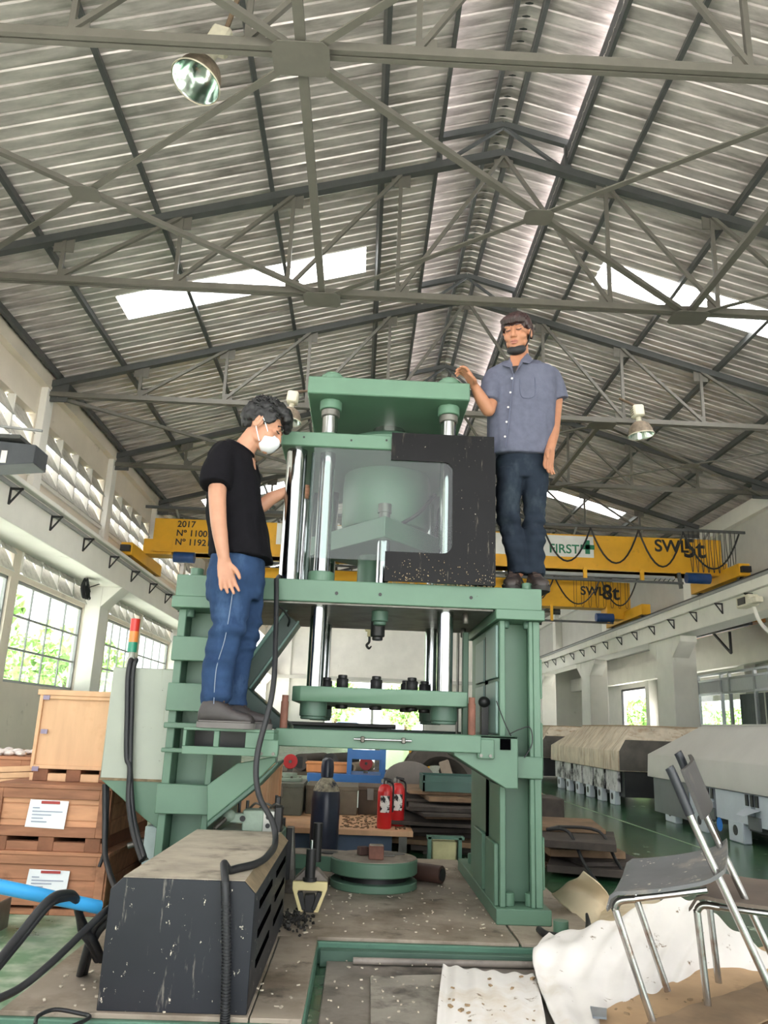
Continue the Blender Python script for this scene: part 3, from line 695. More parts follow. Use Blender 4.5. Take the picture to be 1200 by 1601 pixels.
for k in range(8):
    x = 8.5+.3*k
    MB().tube([(x,31.7,7.2),(x,31.7,6.3),(x+.05,31.7,6.15),(x+.1,31.7,6.3),(x+.11,31.7,7.2)],.01,5,3).build('hanging_cable', m_cable, c8)
for x in (4.5,7.6,9.9): MB().bar((x,31.8,5.55),(x,31.8,6.2),.1,.1).build('walkway_post', YEL, c8)
MB().bar((4.3,31.8,5.55),(10.1,31.8,5.55),.07,.08).build('walkway_rail', m_dark, c8)
hk = thing('hook_block', 'small cream chain hoist and hook hanging beyond the press columns', 'hook', (.3, 32.4, 4.0), group=None)
p = at(577,1000,y=32.4)
MB().cyl((p.x-.1,32.4,p.z+.6),(p.x-.1,32.4,6.18),.014,n=6).build('chain', m_cable, hk)
MB().cyl((p.x+.14,32.4,p.z+.6),(p.x+.14,32.4,6.18),.025,n=6).build('cable', m_cable, hk)
MB().cbox((p.x,32.4,p.z+.42),(.34,.2,.16)).cbox((p.x-.14,32.4,p.z+.55),(.1,.14,.3)).cbox((p.x+.14,32.4,p.z+.55),(.1,.14,.3)).cbox((p.x,32.4,p.z+.25),(.18,.18,.24)).build('block', M('hoist_cream', (206,196,158), .5), hk, bevel=.01)
MB().tube([(p.x,32.4,p.z+.15),(p.x,32.4,p.z-.08),(p.x-.1,32.4,p.z-.22),(p.x,32.4,p.z-.34),(p.x+.1,32.4,p.z-.24)],[.05,.05,.05,.05,.02],8,5).build('hook', m_brk, hk)
# ------------------------------------------------------------------ high-bay lamps
m_lw = M('lamp_cream_enamel', (216,210,190), .5, var=.06, scale=14)
m_alu2 = M('spun_aluminium', (214,224,220), .16, metal=1, var=.08, scale=5, stretch=(1,1,.3))
m_alud = M('dusty_reflector_back', (130,116,100), .7, metal=.2, var=.25, scale=14)
m_lens = glass_mat('lamp_bulb_glass', (.9,.92,.9), .8, .08)
def highbay(label, loc, tilt, s=1.0, yaw=0, nk=0):
    t = thing('high_bay_lamp', label, 'lamp', loc, (tilt[0], tilt[1], yaw), group='high bay lamps under the roof')
    n = 40
    prof = [(.07,.32),(.13,.30),(.2,.24),(.25,.14),(.275,.02),(.285,0)]
    MB().lathe([(r*s,z*s) for r,z in prof],(0,0,0),n,closed=False).build('reflector', m_alud, t, world=False, recalc=False)
    MB().lathe([(max(.01,(r-.008))*s,(z-.004)*s) for r,z in prof],(0,0,0),n,closed=False).build('reflector_lining', m_alu2, t, world=False, recalc=False)
    MB().lathe([(.29*s,-.012*s),(.295*s,0),(.29*s,.012*s),(.275*s,.006*s)],(0,0,0),n,closed=False).build('rim', m_lw, t, world=False)
    MB().ell((0,0,.16*s),(.055*s,.055*s,.11*s)).build('bulb', m_lens, t, world=False)
    MB().cyl((0,0,.32*s),(0,0,.43*s+nk),.06*s,n=16).build('neck', m_lw, t, world=False)
    MB().cbox((0,0,.56*s+nk),(.24*s,.26*s,.27*s)).build('ballast_box', m_lw, t, world=False, bevel=.03*s)
    for k in range(4): MB().cbox((-.125*s,0,(.49+.05*k)*s+nk),(.012*s,.18*s,.014*s)).build('cooling_fin', m_alud, t, world=False)
    return t
highbay('large high bay lamp with bare reflector, hanging nearest at upper left', (-2.17,7.5,8.15), (math.radians(-8),math.radians(16),0), 1.0, 0, .16)
highbay('cream high bay lamp just above the head of the man in black', (-1.85,16.55,7.62), (0,math.radians(6),0), 1.02)
highbay('cream high bay lamp right of the man in the grey-blue shirt', (6.05,16.55,7.68), (0,math.radians(-6),0), 1.02)
highbay('small distant high bay lamp between the legs of the standing man and the crane', (6.0,26.6,7.6), (0,0,0), 1.05)
for (x,y,z), x2 in (((-2.1,7.5,8.6),-1.6), ((-1.8,16.55,8.3),-1.0), ((6.1,16.55,8.35),5.6)):
    pass
m_arm = M('lamp_arm_rust', (110,92,74), .7, var=.2, scale=20)
for t, a, c in (('near', (-1.93,7.6,8.95), (-1.55,7.02,9.5)), ('left', (-1.78,16.6,8.36), (-1.2,17,8.62)), ('right', (6.0,16.6,8.4), (5.75,17,8.75)), ('far',(6.0,26.65,8.3),(5.85,27,8.6))):
    o = [q for q in bpy.data.objects if q.name.startswith('high_bay_lamp')][('near','left','right','far').index(t)]
    mw = o.matrix_basis.inverted()
    MB().cyl(mw @ Vector(a), mw @ Vector(c), .03, n=8).build('mounting_arm', m_arm, o, world=False)
# ------------------------------------------------------------------ dark object on the left runway (end of a third crane) and runway camera
e3 = thing('crane_end_stop', 'dark grey crane end carriage on the left runway at the frame edge', 'crane part', (-6.2,12.2,5.47))
p1 = at(58,715,y=12)
MB().prism([(-6.36,4.80),(p1.x,4.92),(p1.x,5.22),(-6.36,5.30)],'y',11.9,12.4).build('carriage', M('carriage_grey', (72,76,82), .5, var=.1), e3, bevel=.01)
MB().box(-6.36,11.85,5.30,p1.x-.25,12.4,5.36).build('top_plate', m_dark, e3)
MB().bar((-6.36,11.8,5.50),(p1.x+.1,11.8,5.42),.05,.03).build('cable_arm', m_frame, e3)
MB().box(-5.75,11.885,4.9,-5.66,11.9,5.1).build('label_plate', m_wht, e3)
fl = thing('floodlight_unit', 'small cream floodlight unit fixed to the right runway beam', 'floodlight', tuple(at(1168,940,x=10.2)))
p = at(1168,940,x=10.2)
MB().cbox(p,(.3,.7,.3)).build('housing', m_lw, fl, bevel=.03)
MB().cbox((p.x-.05,p.y-.5,p.z-.05),(.22,.5,.16)).build('visor', m_lw, fl, bevel=.02)
MB().cbox((p.x-.17,p.y,p.z),(.02,.4,.18)).build('lens', m_brk, fl)
MB().tube([(p.x+.1,p.y-.1,p.z-.15),(p.x+.15,p.y-.3,p.z-.6),(p.x+.2,p.y-.8,p.z-1.0)],.05,8,4).build('arm', m_wallw, fl)
# aisle crane, seen under the right runway
ac = thing('aisle_crane', 'orange-brown crane girder in the side aisle under the right runway', 'crane', (14,31,5.2))
MB().prism([(28,5.28),(35,5.32),(35.2,5.75),(28,5.8)],'x',14,14.4).build('girder', M('rust_orange_paint', (176,118,52), .6, var=.2, scale=2), ac, bevel=.01)
MB().bar((13.8,27.9,5.22),(13.8,35.3,5.28),.12,.14).build('rail', m_brk, ac)
MB().box(13.7,33.6,5.05,13.95,35.2,5.15).build('lamp_tube', m_wht, ac)
MB().bar((13.8,31,5.2),(13.8,29.6,4.3),.07,.07).bar((13.8,29.6,4.3),(13.8,29.6,5.1),.08,.08).build('hanger', m_brk, ac)
# ================================================================== PLATFORM AND FOREGROUND
m_plat = M('dirty_steel_plate', (154,142,128), .6, metal=.1, var=.16, scale=3, dirt=[((100,86,70), .48, .7, 2.2), ((62,54,46), .57, .72, 5)])
m_pit = M('oily_pit_plate', (128,120,112), .5, var=.25, scale=4, dirt=[((60,54,50), .5, .7, 3), ((150,146,140), .64, .76, 9)])
GD2 = M('platform_green_edge', (78,116,98), .45, var=.12, scale=5, dirt=((50,60,52), .58, .75, 5))
pf = thing('press_platform', 'low green-edged steel platform under the press, dusty plates on top', 'platform', (0,4.6,ZF))
MB().box(-1.06,3.76,ZF,1.15,6.0,.255).build('frame', GD2, pf, bevel=.004)
MB().box(-1.06,2.76,ZF,-.13,3.76,.255).build('frame_arm', GD2, pf, bevel=.004)
MB().box(-1.06,3.78,.255,.735,6.0,.27).build('top_sheet', m_plat, pf, bevel=.002)
MB().box(.747,3.78,.255,1.15,6.0,.27).build('top_sheet', m_plat, pf, bevel=.002)
MB().box(-1.06,2.78,.255,-.30,3.775,.27).build('top_sheet', m_plat, pf, bevel=.002)
MB().box(-.295,2.78,.255,-.135,3.775,.27).build('top_sheet', m_plat, pf, bevel=.002)
MB().box(-.12,3.715,ZF,1.15,3.76,.235).build('front_channel', GD, pf, bevel=.003)
MB().cyl((.02,3.66,.212),(.98,3.69,.212),.014,n=12).build('pipe', m_pit, pf)
pit = thing('pit_cover', 'dark oily floor plates in the notch of the platform', 'floor plate', (.5,3.0,ZF))
MB().box(-.09,1.9,ZF,1.0,3.71,.196).build('base_plate', m_pit, pit, bevel=.003)
pg = [(p.x,p.y) for p in (at(a,c,z=.2) for a,c in ((578,1528),(700,1525),(705,1640),(580,1640)))]
MB().prism(pg,'z',.196,.206).build('cover_plate', M('worn_cover_plate', (150,144,134), .5, var=.2, scale=5, dirt=((70,64,60), .52, .7, 7)), pit, bevel=.002)
# chips and debris on the platform
rnd = random.Random(11); q = MB()
for i in range(330):
    if i < 190: x = rnd.uniform(-.32,.70); y = rnd.uniform(3.85,5.7)
    elif i < 260: x = rnd.uniform(-.08,.6); y = rnd.uniform(2.9,3.68)
    else: x = rnd.uniform(-1.0,-.15); y = rnd.uniform(2.8,3.2) if rnd.random() < .5 else rnd.uniform(2.8,4)
    z = .271 if i < 190 or i >= 260 else .207
    s_ = rnd.uniform(.003,.009)*(1.9 if rnd.random() < .08 else 1)
    q.cbox((x,y,z+.002),(s_*rnd.uniform(.6,2),s_,.004),(rnd.uniform(-.3,.3),rnd.uniform(-.3,.3),rnd.random()*6))
tag(q.build('paint_chips', M('pale_chips', (196,186,168), .9, var=.3, scale=9), smooth=False), 'pale wood and paint chips strewn over the platform', 'debris', kind='stuff')
q = MB()
for i in range(160):
    x = rnd.gauss(-.27,.05); y = rnd.gauss(4.05,.1); s_ = rnd.uniform(.006,.016)
    q.cbox((x,y,.272+s_*.3),(s_,s_,s_*.6),(rnd.random(),rnd.random(),rnd.random()*6))
tag(q.build('black_scrap', M('black_scrap', (40,38,36), .6, metal=.3), smooth=False), 'small heap of black metal scrap beside the slotted cover', 'debris', kind='stuff')
# black slotted machine cover
m_bc = M('black_cover_paint', (36,38,44), .45, spec=.3, var=.1, scale=3, dirt=[((110,106,100), .62, .70, 40, (1.4,1.4,.16)), ((214,206,188), .655, .67, 42, (1,1,.6))])
m_dust = M('dusty_black_top', (166,156,140), .8, var=.16, scale=6, dirt=((92,84,74), .52, .72, 5))
bx = thing('machine_cover', 'large black slotted machine cover with a dusty top, in the left foreground', 'machine cover', (-.54,3.4,PZ))
x0, x1, c = -.772, -.308, .036
prof = [(x0,.27),(x1,.27),(x1,.617),(x1-c,.652),(x0+c,.652),(x0,.617)]
MB().prism(prof,'y',2.8,4.02).build('body', m_bc, bx, bevel=.002)
MB().box(x0+c,2.805,.652,x1-c,4.02,.6545).build('dusty_top', m_dust, bx)
MB().prism([(x1-c,.6525),(x1,.6175),(x1+.002,.6185),(x1-c,.6545)],'y',2.805,4.02).build('dusty_edge', M('dusty_edge_brown', (128,112,88), .8, var=.2, scale=12), bx)
for k in range(3):
    z = .555-.09*k
    for y0, y1 in ((2.95,3.35),(3.52,3.92)):
        MB().box(x1-.004,y0,z-.012,x1+.003,y1,z+.012).build('vent_slot', M('vent_black', (5,5,6), .9, spec=0), bx)
# valve block behind the cover
vb = thing('valve_block', 'grey-green hydraulic valve block with a lever behind the black cover', 'valve', (-.52,4.25,PZ))
m_cast = M('grey_green_casting', (140,156,140), .5, var=.12, scale=12)
MB().box(-.662,4.06,.27,-.36,4.55,.62).build('tank', GD2, vb, bevel=.005)
MB().box(-.655,4.07,.62,-.37,4.5,.632).build('tank_lid', m_cast, vb, bevel=.003)
MB().cbox((-.50,4.25,.68),(.105,.12,.10)).build('body', m_cast, vb, bevel=.006)
MB().cbox((-.57,4.22,.69),(.09,.06,.045)).build('side_port', m_cast, vb, bevel=.005)
MB().cyl((-.55,4.185,.69),(-.55,4.195,.69),.014,n=12).build('port_plug', NUT, vb)
MB().ell((-.62,4.2,.70),(.034,.03,.03)).build('ball_joint', m_cast, vb)
MB().cyl((-.625,4.19,.695),(-.675,4.13,.645),.011,n=8).build('lever', STEEL, vb)
for x, h in ((-.585,.06),(-.545,.045),(-.40,.075)): MB().cyl((x,4.3,.69),(x,4.3,.72+h),.008,n=8).build('stud', NUT, vb)
for k in range(3): MB().tube([(-.53+.05*k,4.3,.73),(-.50+.05*k,4.28,.755),(-.46+.05*k,4.3,.735)],.006,6,4).build('hydraulic_line', STEEL, vb)
MB().cbox((-.425,4.25,.68),(.065,.11,.10)).build('manifold', M('machined_aluminium', (176,176,168), .35, metal=.7), vb, bevel=.004)
for z in (.66,.70): MB().cyl((-.425,4.19,z),(-.425,4.2,z),.012,n=10).build('port_plug', NUT, vb)
MB().cbox((-.375,4.22,.69),(.035,.08,.12)).build('solenoid', NUT, vb, bevel=.004)
MB().cbox((-.39,4.3,.76),(.022,.035,.06)).build('connector', NUT, vb, bevel=.003)
# rotary table with its arm
rt = thing('rotary_table', 'round green rotary fixture with a swing arm under the press', 'fixture', (.125,4.95,PZ))
MB().cyl((.125,4.95,.27),(.125,4.95,.31),.25,n=48).build('base_ring', G, rt, bevel=.004)
MB().cyl((.125,4.95,.31),(.125,4.95,.35),.19,n=40).build('neck', NUT, rt)
MB().cyl((.125,4.95,.345),(.125,4.95,.425),.25,n=56).build('turntable', G, rt, bevel=.006)
MB().cyl((.125,4.95,.425),(.125,4.95,.428),.244,n=56).build('dusty_top', m_plat, rt)
h = []
for i in range(13):
    t = PI*.5+PI*i/12; h.append((-.30+.11*math.cos(t), 5.1+.11*math.sin(t)))
MB().prism(h+[(.0,4.88),(.05,5.16)],'z',.34,.42).build('swing_arm', G, rt, bevel=.004)
MB().prism([(x*.97-.01,y) for x,y in h]+[(.0,4.89),(.04,5.15)],'z',.42,.423).build('arm_top', m_plat, rt)
MB().cyl((-.14,5.06,.423),(-.14,5.06,.428),.055,n=24).build('boss_hole', NUT, rt)
MB().cyl((-.30,5.1,.27),(-.30,5.1,.34),.07,n=20).build('arm_post', GD, rt)
for i, (a, s_, z) in enumerate((((.115,4.86),(.075,.07,.075),.428),((.075,4.93),(.06,.05,.04),.428))):
    pass
cb1 = thing('steel_block', 'small rust-brown cube block on the rotary table', 'block', (.13,4.85,.428))
MB().box(.09,4.82,.428,.175,4.9,.50).build('body', RUST, cb1, bevel=.004); MB().box(.095,4.825,.50,.17,4.895,.503).build('dusty_face', m_plat, cb1)
tag(MB().cbox((.06,4.98,.452),(.06,.05,.045),(0,0,.4)).build('steel_block', M('dark_rust_block', (82,58,52), .7), bevel=.004), 'darker flat rust block behind the brown cube on the rotary table', 'block')
tag(MB().cbox((.23,5.05,.433),(.12,.1,.006),(0,.03,.5)).cbox((.19,4.98,.434),(.1,.07,.006),(.02,0,.1)).build('scrap_plate', M('scrap_grey', (108,104,98), .6, var=.2, scale=15)), 'thin grey scrap plates lying on the rotary table', 'scrap plate')
rl = thing('roller', 'dark brown steel roller lying right of the rotary table', 'roller', (.45,5.1,PZ))
MB().cyl((.33,5.18,.325),(.53,5.05,.325),.05,n=24).build('barrel', M('dark_brown_steel', (72,50,42), .5, var=.15), rl, bevel=.003)
MB().cyl((.525,5.053,.325),(.535,5.047,.325),.035,n=20).build('end_cap', NUT, rl)
# cream claw puller
cp = thing('claw_puller', 'cream two-claw puller with a dark threaded post beside the black cover', 'puller', (-.2,4.25,PZ))
m_cream = M('cream_paint', (216,202,150), .5, var=.06, dirt=((150,130,90), .62, .8, 9))
fp = [(-.287,.408),(-.117,.408),(-.117,.375),(-.155,.272),(-.178,.272),(-.14,.365),(-.15,.368),(-.255,.368),(-.262,.365),(-.228,.272),(-.25,.272),(-.287,.375)]
MB().prism(fp,'y',4.22,4.26).build('frame', m_cream, cp, bevel=.003)
MB().prism([(-.287,.408),(-.117,.408),(-.17,.46),(-.235,.46)],'y',4.24,4.34).build('hood', m_pit, cp, bevel=.004)
for a, c in (((-.255,.36),(-.232,.28)),((-.148,.36),(-.172,.28))):
    MB().bar((a[0],4.235,a[1]),(c[0],4.235,c[1]),.03,.035).build('claw', NUT, cp, bevel=.003)
MB().cbox((-.2,4.25,.31),(.05,.05,.08)).build('jaw', NUT, cp, bevel=.004)
MB().cyl((-.205,4.24,.415),(-.205,4.24,.555),.025,n=16).cyl((-.205,4.24,.408),(-.205,4.24,.425),.034,n=16).build('post', NUT, cp)
MB().cyl((-.205,4.24,.555),(-.205,4.24,.595),.007,n=8).build('bolt_tip', CHROME, cp)
wd = thing('wedge_clamp', 'black upright clamp with worn sides behind the cream puller', 'clamp', (-.36,4.7,PZ))
MB().prism([(-.40,.27),(-.30,.27),(-.33,.60),(-.37,.60)],'y',4.66,4.74).build('body', STEEL, wd, bevel=.004)
MB().box(-.365,4.64,.34,-.335,4.66,.6).build('jaw', NUT, wd, bevel=.003)
MB().box(-.405,4.72,.34,-.385,4.78,.64).build('back_jaw', NUT, wd, bevel=.003)
tag(MB().cyl((-.20,4.75,.42),(-.20,4.75,.62),.026,n=14).build('steel_post', NUT), 'short black steel post standing on the swing arm', 'post')
# ------------------------------------------------------------------ cables
m_rub = M('black_cable_rubber', (30,31,34), .5, var=.1)
def cable(label, pts, r, sub=6, mat=None, ribs=None, n=10):
    o = thing('cable', label, 'cable', tuple(pts[0]), group=None)
    MB().tube(pts, r, n, sub).build('sheath', mat or m_rub, o)
    return o
k = [(432,905,4.07),(431,985,3.95),(426,1080,3.74),(402,1180,3.70),(404,1240,3.66),(426,1285,3.60),(430,1318,3.52)]
path = [at(a,c,y=d) for a,c,d in k] + [at(a,c,z=z_) for a,c,z_ in ((418,1338,.668),(400,1350,.668),(372,1357,.668),(358,1360,.668))] + [at(350,1350,y=2.86)]
ck = cable('ribbed black conduit running from the press table down over the black cover', path + [at(352,1378,y=2.79), at(353,1420,y=2.775), at(354,1500,y=2.77), at(352,1580,y=2.765), at(350,1640,y=2.74)], .013, 8)
# ribs of the flexible conduit
rib = MB().cyl((0,0,-.002),(0,0,.002),.0158,n=12).mesh('conduit_rib')
pa, pc = at(353,1372,y=2.785), at(351,1601,y=2.755)
lo = [at(352,1378,y=2.79), at(353,1420,y=2.775), at(354,1500,y=2.77), at(352,1580,y=2.765), at(350,1640,y=2.74)]
for i in range(60):
    t = i/60*4; j = min(int(t),3); p = lo[j].lerp(lo[j+1], t-j)
    o = link('conduit_rib', rib, m_rub, ck); o.location = p - Vector(BASE[ck.name])
MB().tube([at(432,906,y=4.06), at(438,900,y=4.2), at(452,908,y=4.3)], .011, 8, 5).build('sheath_end', m_rub, ck)
MB().tube([at(433,945,y=4.05), at(444,955,y=4.2), at(452,968,y=4.35), at(450,978,y=4.4)], .006, 8, 5).build('branch_wire', m_rub, ck)
cable('thick black cable looping over the front of the pale cabinet, nearest the signal tower', [at(207,1034,y=4.45),at(204,1033,y=4.29),at(200,1060,y=4.275),at(199,1110,y=4.27),at(198,1180,y=4.27),at(203,1200,y=4.26),at(201,1250,y=4.25),at(208,1300,y=4.2),at(222,1345,y=4.1)], .014, 6)
cable('second thick black cable on the cabinet front, right of the first', [at(212,1034,y=4.45),at(213,1032,y=4.29),at(208,1050,y=4.272),at(206,1110,y=4.268),at(204,1190,y=4.268),at(207,1260,y=4.25),at(214,1300,y=4.2),at(226,1340,y=4.1)], .012, 6)
cable('black cable dropping from under the cabinet past the wooden crates', [at(164,1225,y=4.35),at(164,1280,y=4.35),at(164,1330,y=4.3),at(170,1360,y=4.2),at(180,1388,y=4.05)], .014, 6)
cable('thin frayed cable hanging beside the crates below the cabinet', [at(168,1225,y=4.36),at(167,1290,y=4.36),at(163,1330,y=4.33),at(155,1355,y=4.3)], .009, 6)
cable('grey pipe stub and thin cable under the cabinet bracket', [at(222,1262,y=4.4),at(228,1272,y=4.38),at(241,1275,y=4.36)], .005, 5)
cable('grey elbow pipe behind the black cover', [at(200,1322,y=4.5),at(228,1315,y=4.5),at(231,1325,y=4.45),at(228,1345,y=4.35)], .016, 5, mat=STEEL)
# blue pipe with black cables slung over it
pp = thing('blue_pipe', 'bright blue plastic pipe leaning across the left foreground', 'pipe', tuple(at(155,1418,y=2.9)))
m_bp = M('blue_pvc', (62,160,222), .3, var=.04)
a, c = at(-60,1373,y=2.62), at(155,1418,y=2.92)
MB().cyl(a,c,.021,n=20).build('tube', m_bp, pp); MB().cyl(c,c+(c-a).normalized()*.002,.015,n=16).build('bore', M('pipe_bore', (30,60,90), .6), pp)
for i, dx in enumerate((0,1)):
    cable(('black cable slung over the blue pipe, outer loop','black cable slung over the blue pipe, inner loop')[i], [at(-10,1512+dx*6,y=2.45),at(30,1462+dx*8,y=2.55),at(75,1408+dx*7,y=2.66),at(100,1397+dx*6,y=2.76),at(117,1402+dx*3,y=2.84),at(124,1430,y=2.92),at(128+dx*8,1455,y=2.98),at(138+dx*8,1470,y=3.0),at(145+dx*8,1485,y=3.05),at(152+dx*6,1500,y=3.1)], .013, 6)
cable('black cable sagging from the cover to the lower left corner', [at(172,1418,y=2.86),at(160,1428,y=2.82),at(135,1452,y=2.75),at(80,1505,y=2.6),at(30,1545,y=2.5),at(-20,1568,y=2.4)], .011, 6)
cable('black cable crossing behind the slung loops to the floor', [at(170,1428,y=2.95),at(150,1445,y=2.98),at(138,1475,y=3.02),at(128,1510,y=3.08),at(122,1535,y=3.2)], .012, 6)
cable('second black cable crossing behind the slung loops', [at(172,1438,y=2.97),at(155,1455,y=3.0),at(143,1480,y=3.05),at(134,1512,y=3.12),at(127,1540,y=3.25)], .012, 6)
cable('loose black wire curling over the platform edge at the bottom', [at(55,1601,y=2.6),at(60,1588,y=2.65),at(85,1578,y=2.7),at(120,1583,y=2.72),at(140,1590,y=2.70),at(110,1605,y=2.6)], .006, 6)
wb = thing('wire_bundle', 'tangled black wire bundle hanging at the top of the left window pier', 'wire bundle', tuple(at(133,920,x=-7.35)))
c_ = at(133,920,x=-7.12); rnd = random.Random(9)
for k_ in range(7):
    MB().tube([c_+Vector((.015*k_,.28*math.cos(t+k_)*(1-.06*k_),.22*math.sin(t+k_*.7)+.03*rnd.uniform(-1,1))) for t in [2*PI*i/10 for i in range(10)]],.025,6,3).build('wire_loop', m_rub, wb)
MB().tube([c_,at(170,909,x=-7.0),at(200,908,x=-6.62)],.015,6,4).build('lead_wire', m_rub, wb)
# terracotta board at the lower left corner
tag(MB().cbox((-.80,2.52,.16),(.62,.28,.03),(.15,0,.05)).build('wood_board', M('salmon_plywood', (206,150,120), .7, var=.1, scale=6), bevel=.003), 'salmon-coloured board at the very bottom left, in front of the platform', 'board')
# ================================================================== CRATES
W1 = M('pine_orange', (194,142,106), .65, var=.16, scale=5, stretch=(.6,4,4), dirt=((150,98,64), .6, .78, 6, (.5,3,3)))
W2 = M('pine_brown', (166,116,86), .7, var=.18, scale=6, stretch=(.6,4,4), dirt=((112,74,52), .56, .76, 5))
W3 = M('plywood_tan', (210,168,130), .6, var=.08, scale=3, stretch=(3,3,.5), dirt=((190,142,100), .58, .8, 3))
WB = M('brown_batten', (146,100,74), .75, var=.2, scale=7, stretch=(.6,4,4))
WD = M('dark_batten', (128,84,60), .75, var=.2, scale=8)
PAP = M('label_paper', (226,230,232), .6, var=.04, scale=6)
RED = M('label_red', (166,60,56), .6)
INK = M('label_ink', (150,158,176), .7)
def paper(parent, px0, py0, px1, py1, y, sk=0):
    a = at(px0,py0,y=y); c = at(px1,py1,y=y)
    w_, h_ = c.x-a.x, a.z-c.z
    pv = [(a.x,y,a.z),(c.x,y,a.z-.004),(c.x-.006,y-.006,c.z),(a.x-.01,y-.003,c.z+.006)]
    o = MB().add(pv+[(p[0],p[1]+.002,p[2]) for p in pv],[(0,1,2,3),(7,6,5,4),(0,4,5,1),(1,5,6,2),(2,6,7,3),(3,7,4,0)]).build('paper_label', PAP, parent)
    MB().box(a.x+w_*.3,y-.006,a.z-h_*.14,a.x+w_*.78,y-.004,a.z-h_*.04).build('red_heading', RED, o)
    for k, l in enumerate((.18,.78,.5,.3,.4)):
        z = a.z-h_*(.28+.12*k); MB().box(a.x+w_*.1,y-.0075,z-.003,a.x+w_*(.1+l),y-.006,z+.002).build('printed_line', INK, o)
def crate(label, x0, x1, y0, y1, z0, z1, mats, boards=3, batten=.045, lid=.018, skid=0, knot=False):
    t = thing('wooden_crate', label, 'crate', ((x0+x1)/2,(y0+y1)/2,z0-skid))
    mb, mf = mats
    MB().box(x0+.012,y0+.012,z0,x1-.012,y1-.012,z1-lid).build('core', mb, t)
    hh = (z1-lid-z0)/boards
    for k in range(boards):
        MB().box(x0+.004,y0+.006,z0+hh*k+.002,x1-.004,y0+.014,z0+hh*(k+1)-.002).build('plank', mb, t, bevel=.002)
        MB().box(x1-.014,y0+.006,z0+hh*k+.002,x1-.006,y1,z0+hh*(k+1)-.002).build('plank', mb, t, bevel=.002)
    b_ = batten
    for a in ((x0,z0,x0+b_,z1-lid),(x1-b_,z0,x1,z1-lid),(x0+b_,z1-lid-b_,x1-b_,z1-lid),(x0+b_,z0,x1-b_,z0+b_)):
        MB().box(a[0],y0-.012,a[1],a[2],y0+.006,a[3]).build('batten', mf, t, bevel=.002)
    for yy in (y0,y1-b_): MB().box(x1-.006,yy,z0,x1+.01,yy+b_,z1-lid).build('batten', mf, t, bevel=.002)
    n = 5
    for k in range(n):
        yy = y0-.02+(y1-y0+.04)*k/n; MB().box(x0-.012,yy+.002,z1-lid,x1+.014,yy+(y1-y0+.04)/n-.002,z1).build('lid_board', mf, t, bevel=.002)
    if skid:
        for k in range(3):
            xx = x0+.02+(x1-x0-.12)*k/2; MB().box(xx,y0-.004,z0-skid,xx+.08,y1,z0).build('skid', WD, t, bevel=.003)
        MB().box(x0,y0+.0,z0-skid,x1,y0+.05,z0-skid*.35).build('skid_board', mf, t, bevel=.003)
    return t
cl = crate('lower brown wooden crate with a white label, at the bottom of the stack', -1.86,-1.262,4.45,5.4,.215,.47,(W2,W2),2,.045,.018,.045)
paper(cl, 46,1358,104,1402,4.437)
cm = crate('middle battened wooden crate with a white label, below the tall plywood crate', -1.885,-1.285,4.45,5.4,.54,.795,(W1,WB),3,.05,.02,.07)
paper(cm, 48,1249,102,1296,4.437)
ct = crate('tall plain plywood crate on top of the crate stack under the windows', -1.80,-1.32,4.66,5.25,.86,1.285,(W3,W3),1,.02,.03,.065)
for px, py in ((72,1090),(68,1143),(54,1201)):
    p = at(px,py,y=4.655); MB().box(p.x-.01,4.64,p.z-.012,p.x+.025,4.648,p.z+.012).build('steel_clip', M('violet_grey_clip', (140,128,150), .5), ct)
co = crate('open orange crate at the left edge, topped with white packing foam', -2.7,-1.905,4.95,5.9,ZF,.905,(W1,W2),6,.06,.02)
rnd = random.Random(5); q = MB()
for i in range(60): q.ell((rnd.uniform(-2.65,-1.93),rnd.uniform(4.97,5.2),.92+rnd.uniform(-.01,.012)),(rnd.uniform(.02,.05),.03,.016),(0,0,rnd.random()*3),8,5)
f_ = q.build('packing_foam', M('white_foam_bits', (226,218,214), .8), co); f_['kind'] = 'stuff'
for k in range(3): MB().bar((-2.5,4.92,.80-.03*k),(-1.87,4.90,.845-.035*k),.02,.03).build('loose_slat', W3, co)
cr_ = crate('plain tan crate behind the cabinet bracket', -1.24,-.62,6.05,6.9,ZF,.83,(W3,W3),1,.02,.02)
tag(MB().box(-1.24,5.1,.43,-.9,5.5,.45).box(-1.24,5.1,.35,-.9,5.12,.43).box(-1.24,5.1,.33,-.9,5.5,.35).build('steel_channel', M('maroon_steel', (76,48,46), .5, var=.15)), 'maroon steel channel between the crates and the press', 'steel channel')
tag(MB().box(-1.235,5.05,ZF,-1.065,5.5,.328).build('wooden_block', W3, bevel=.005), 'tan timber block under the maroon channel', 'timber')
tr = thing('grey_tray', 'dark grey metal tray on the floor at the left edge', 'tray', (-1.75,4.1,ZF))
MB().box(-1.9,3.95,ZF,-1.62,4.2,ZF+.02).build('base', STEEL, tr)
for a in ((-1.9,3.95,-1.62,3.96),(-1.63,3.95,-1.62,4.2)): MB().box(a[0],a[1],ZF+.02,a[2],a[3],ZF+.13).build('side', STEEL, tr)
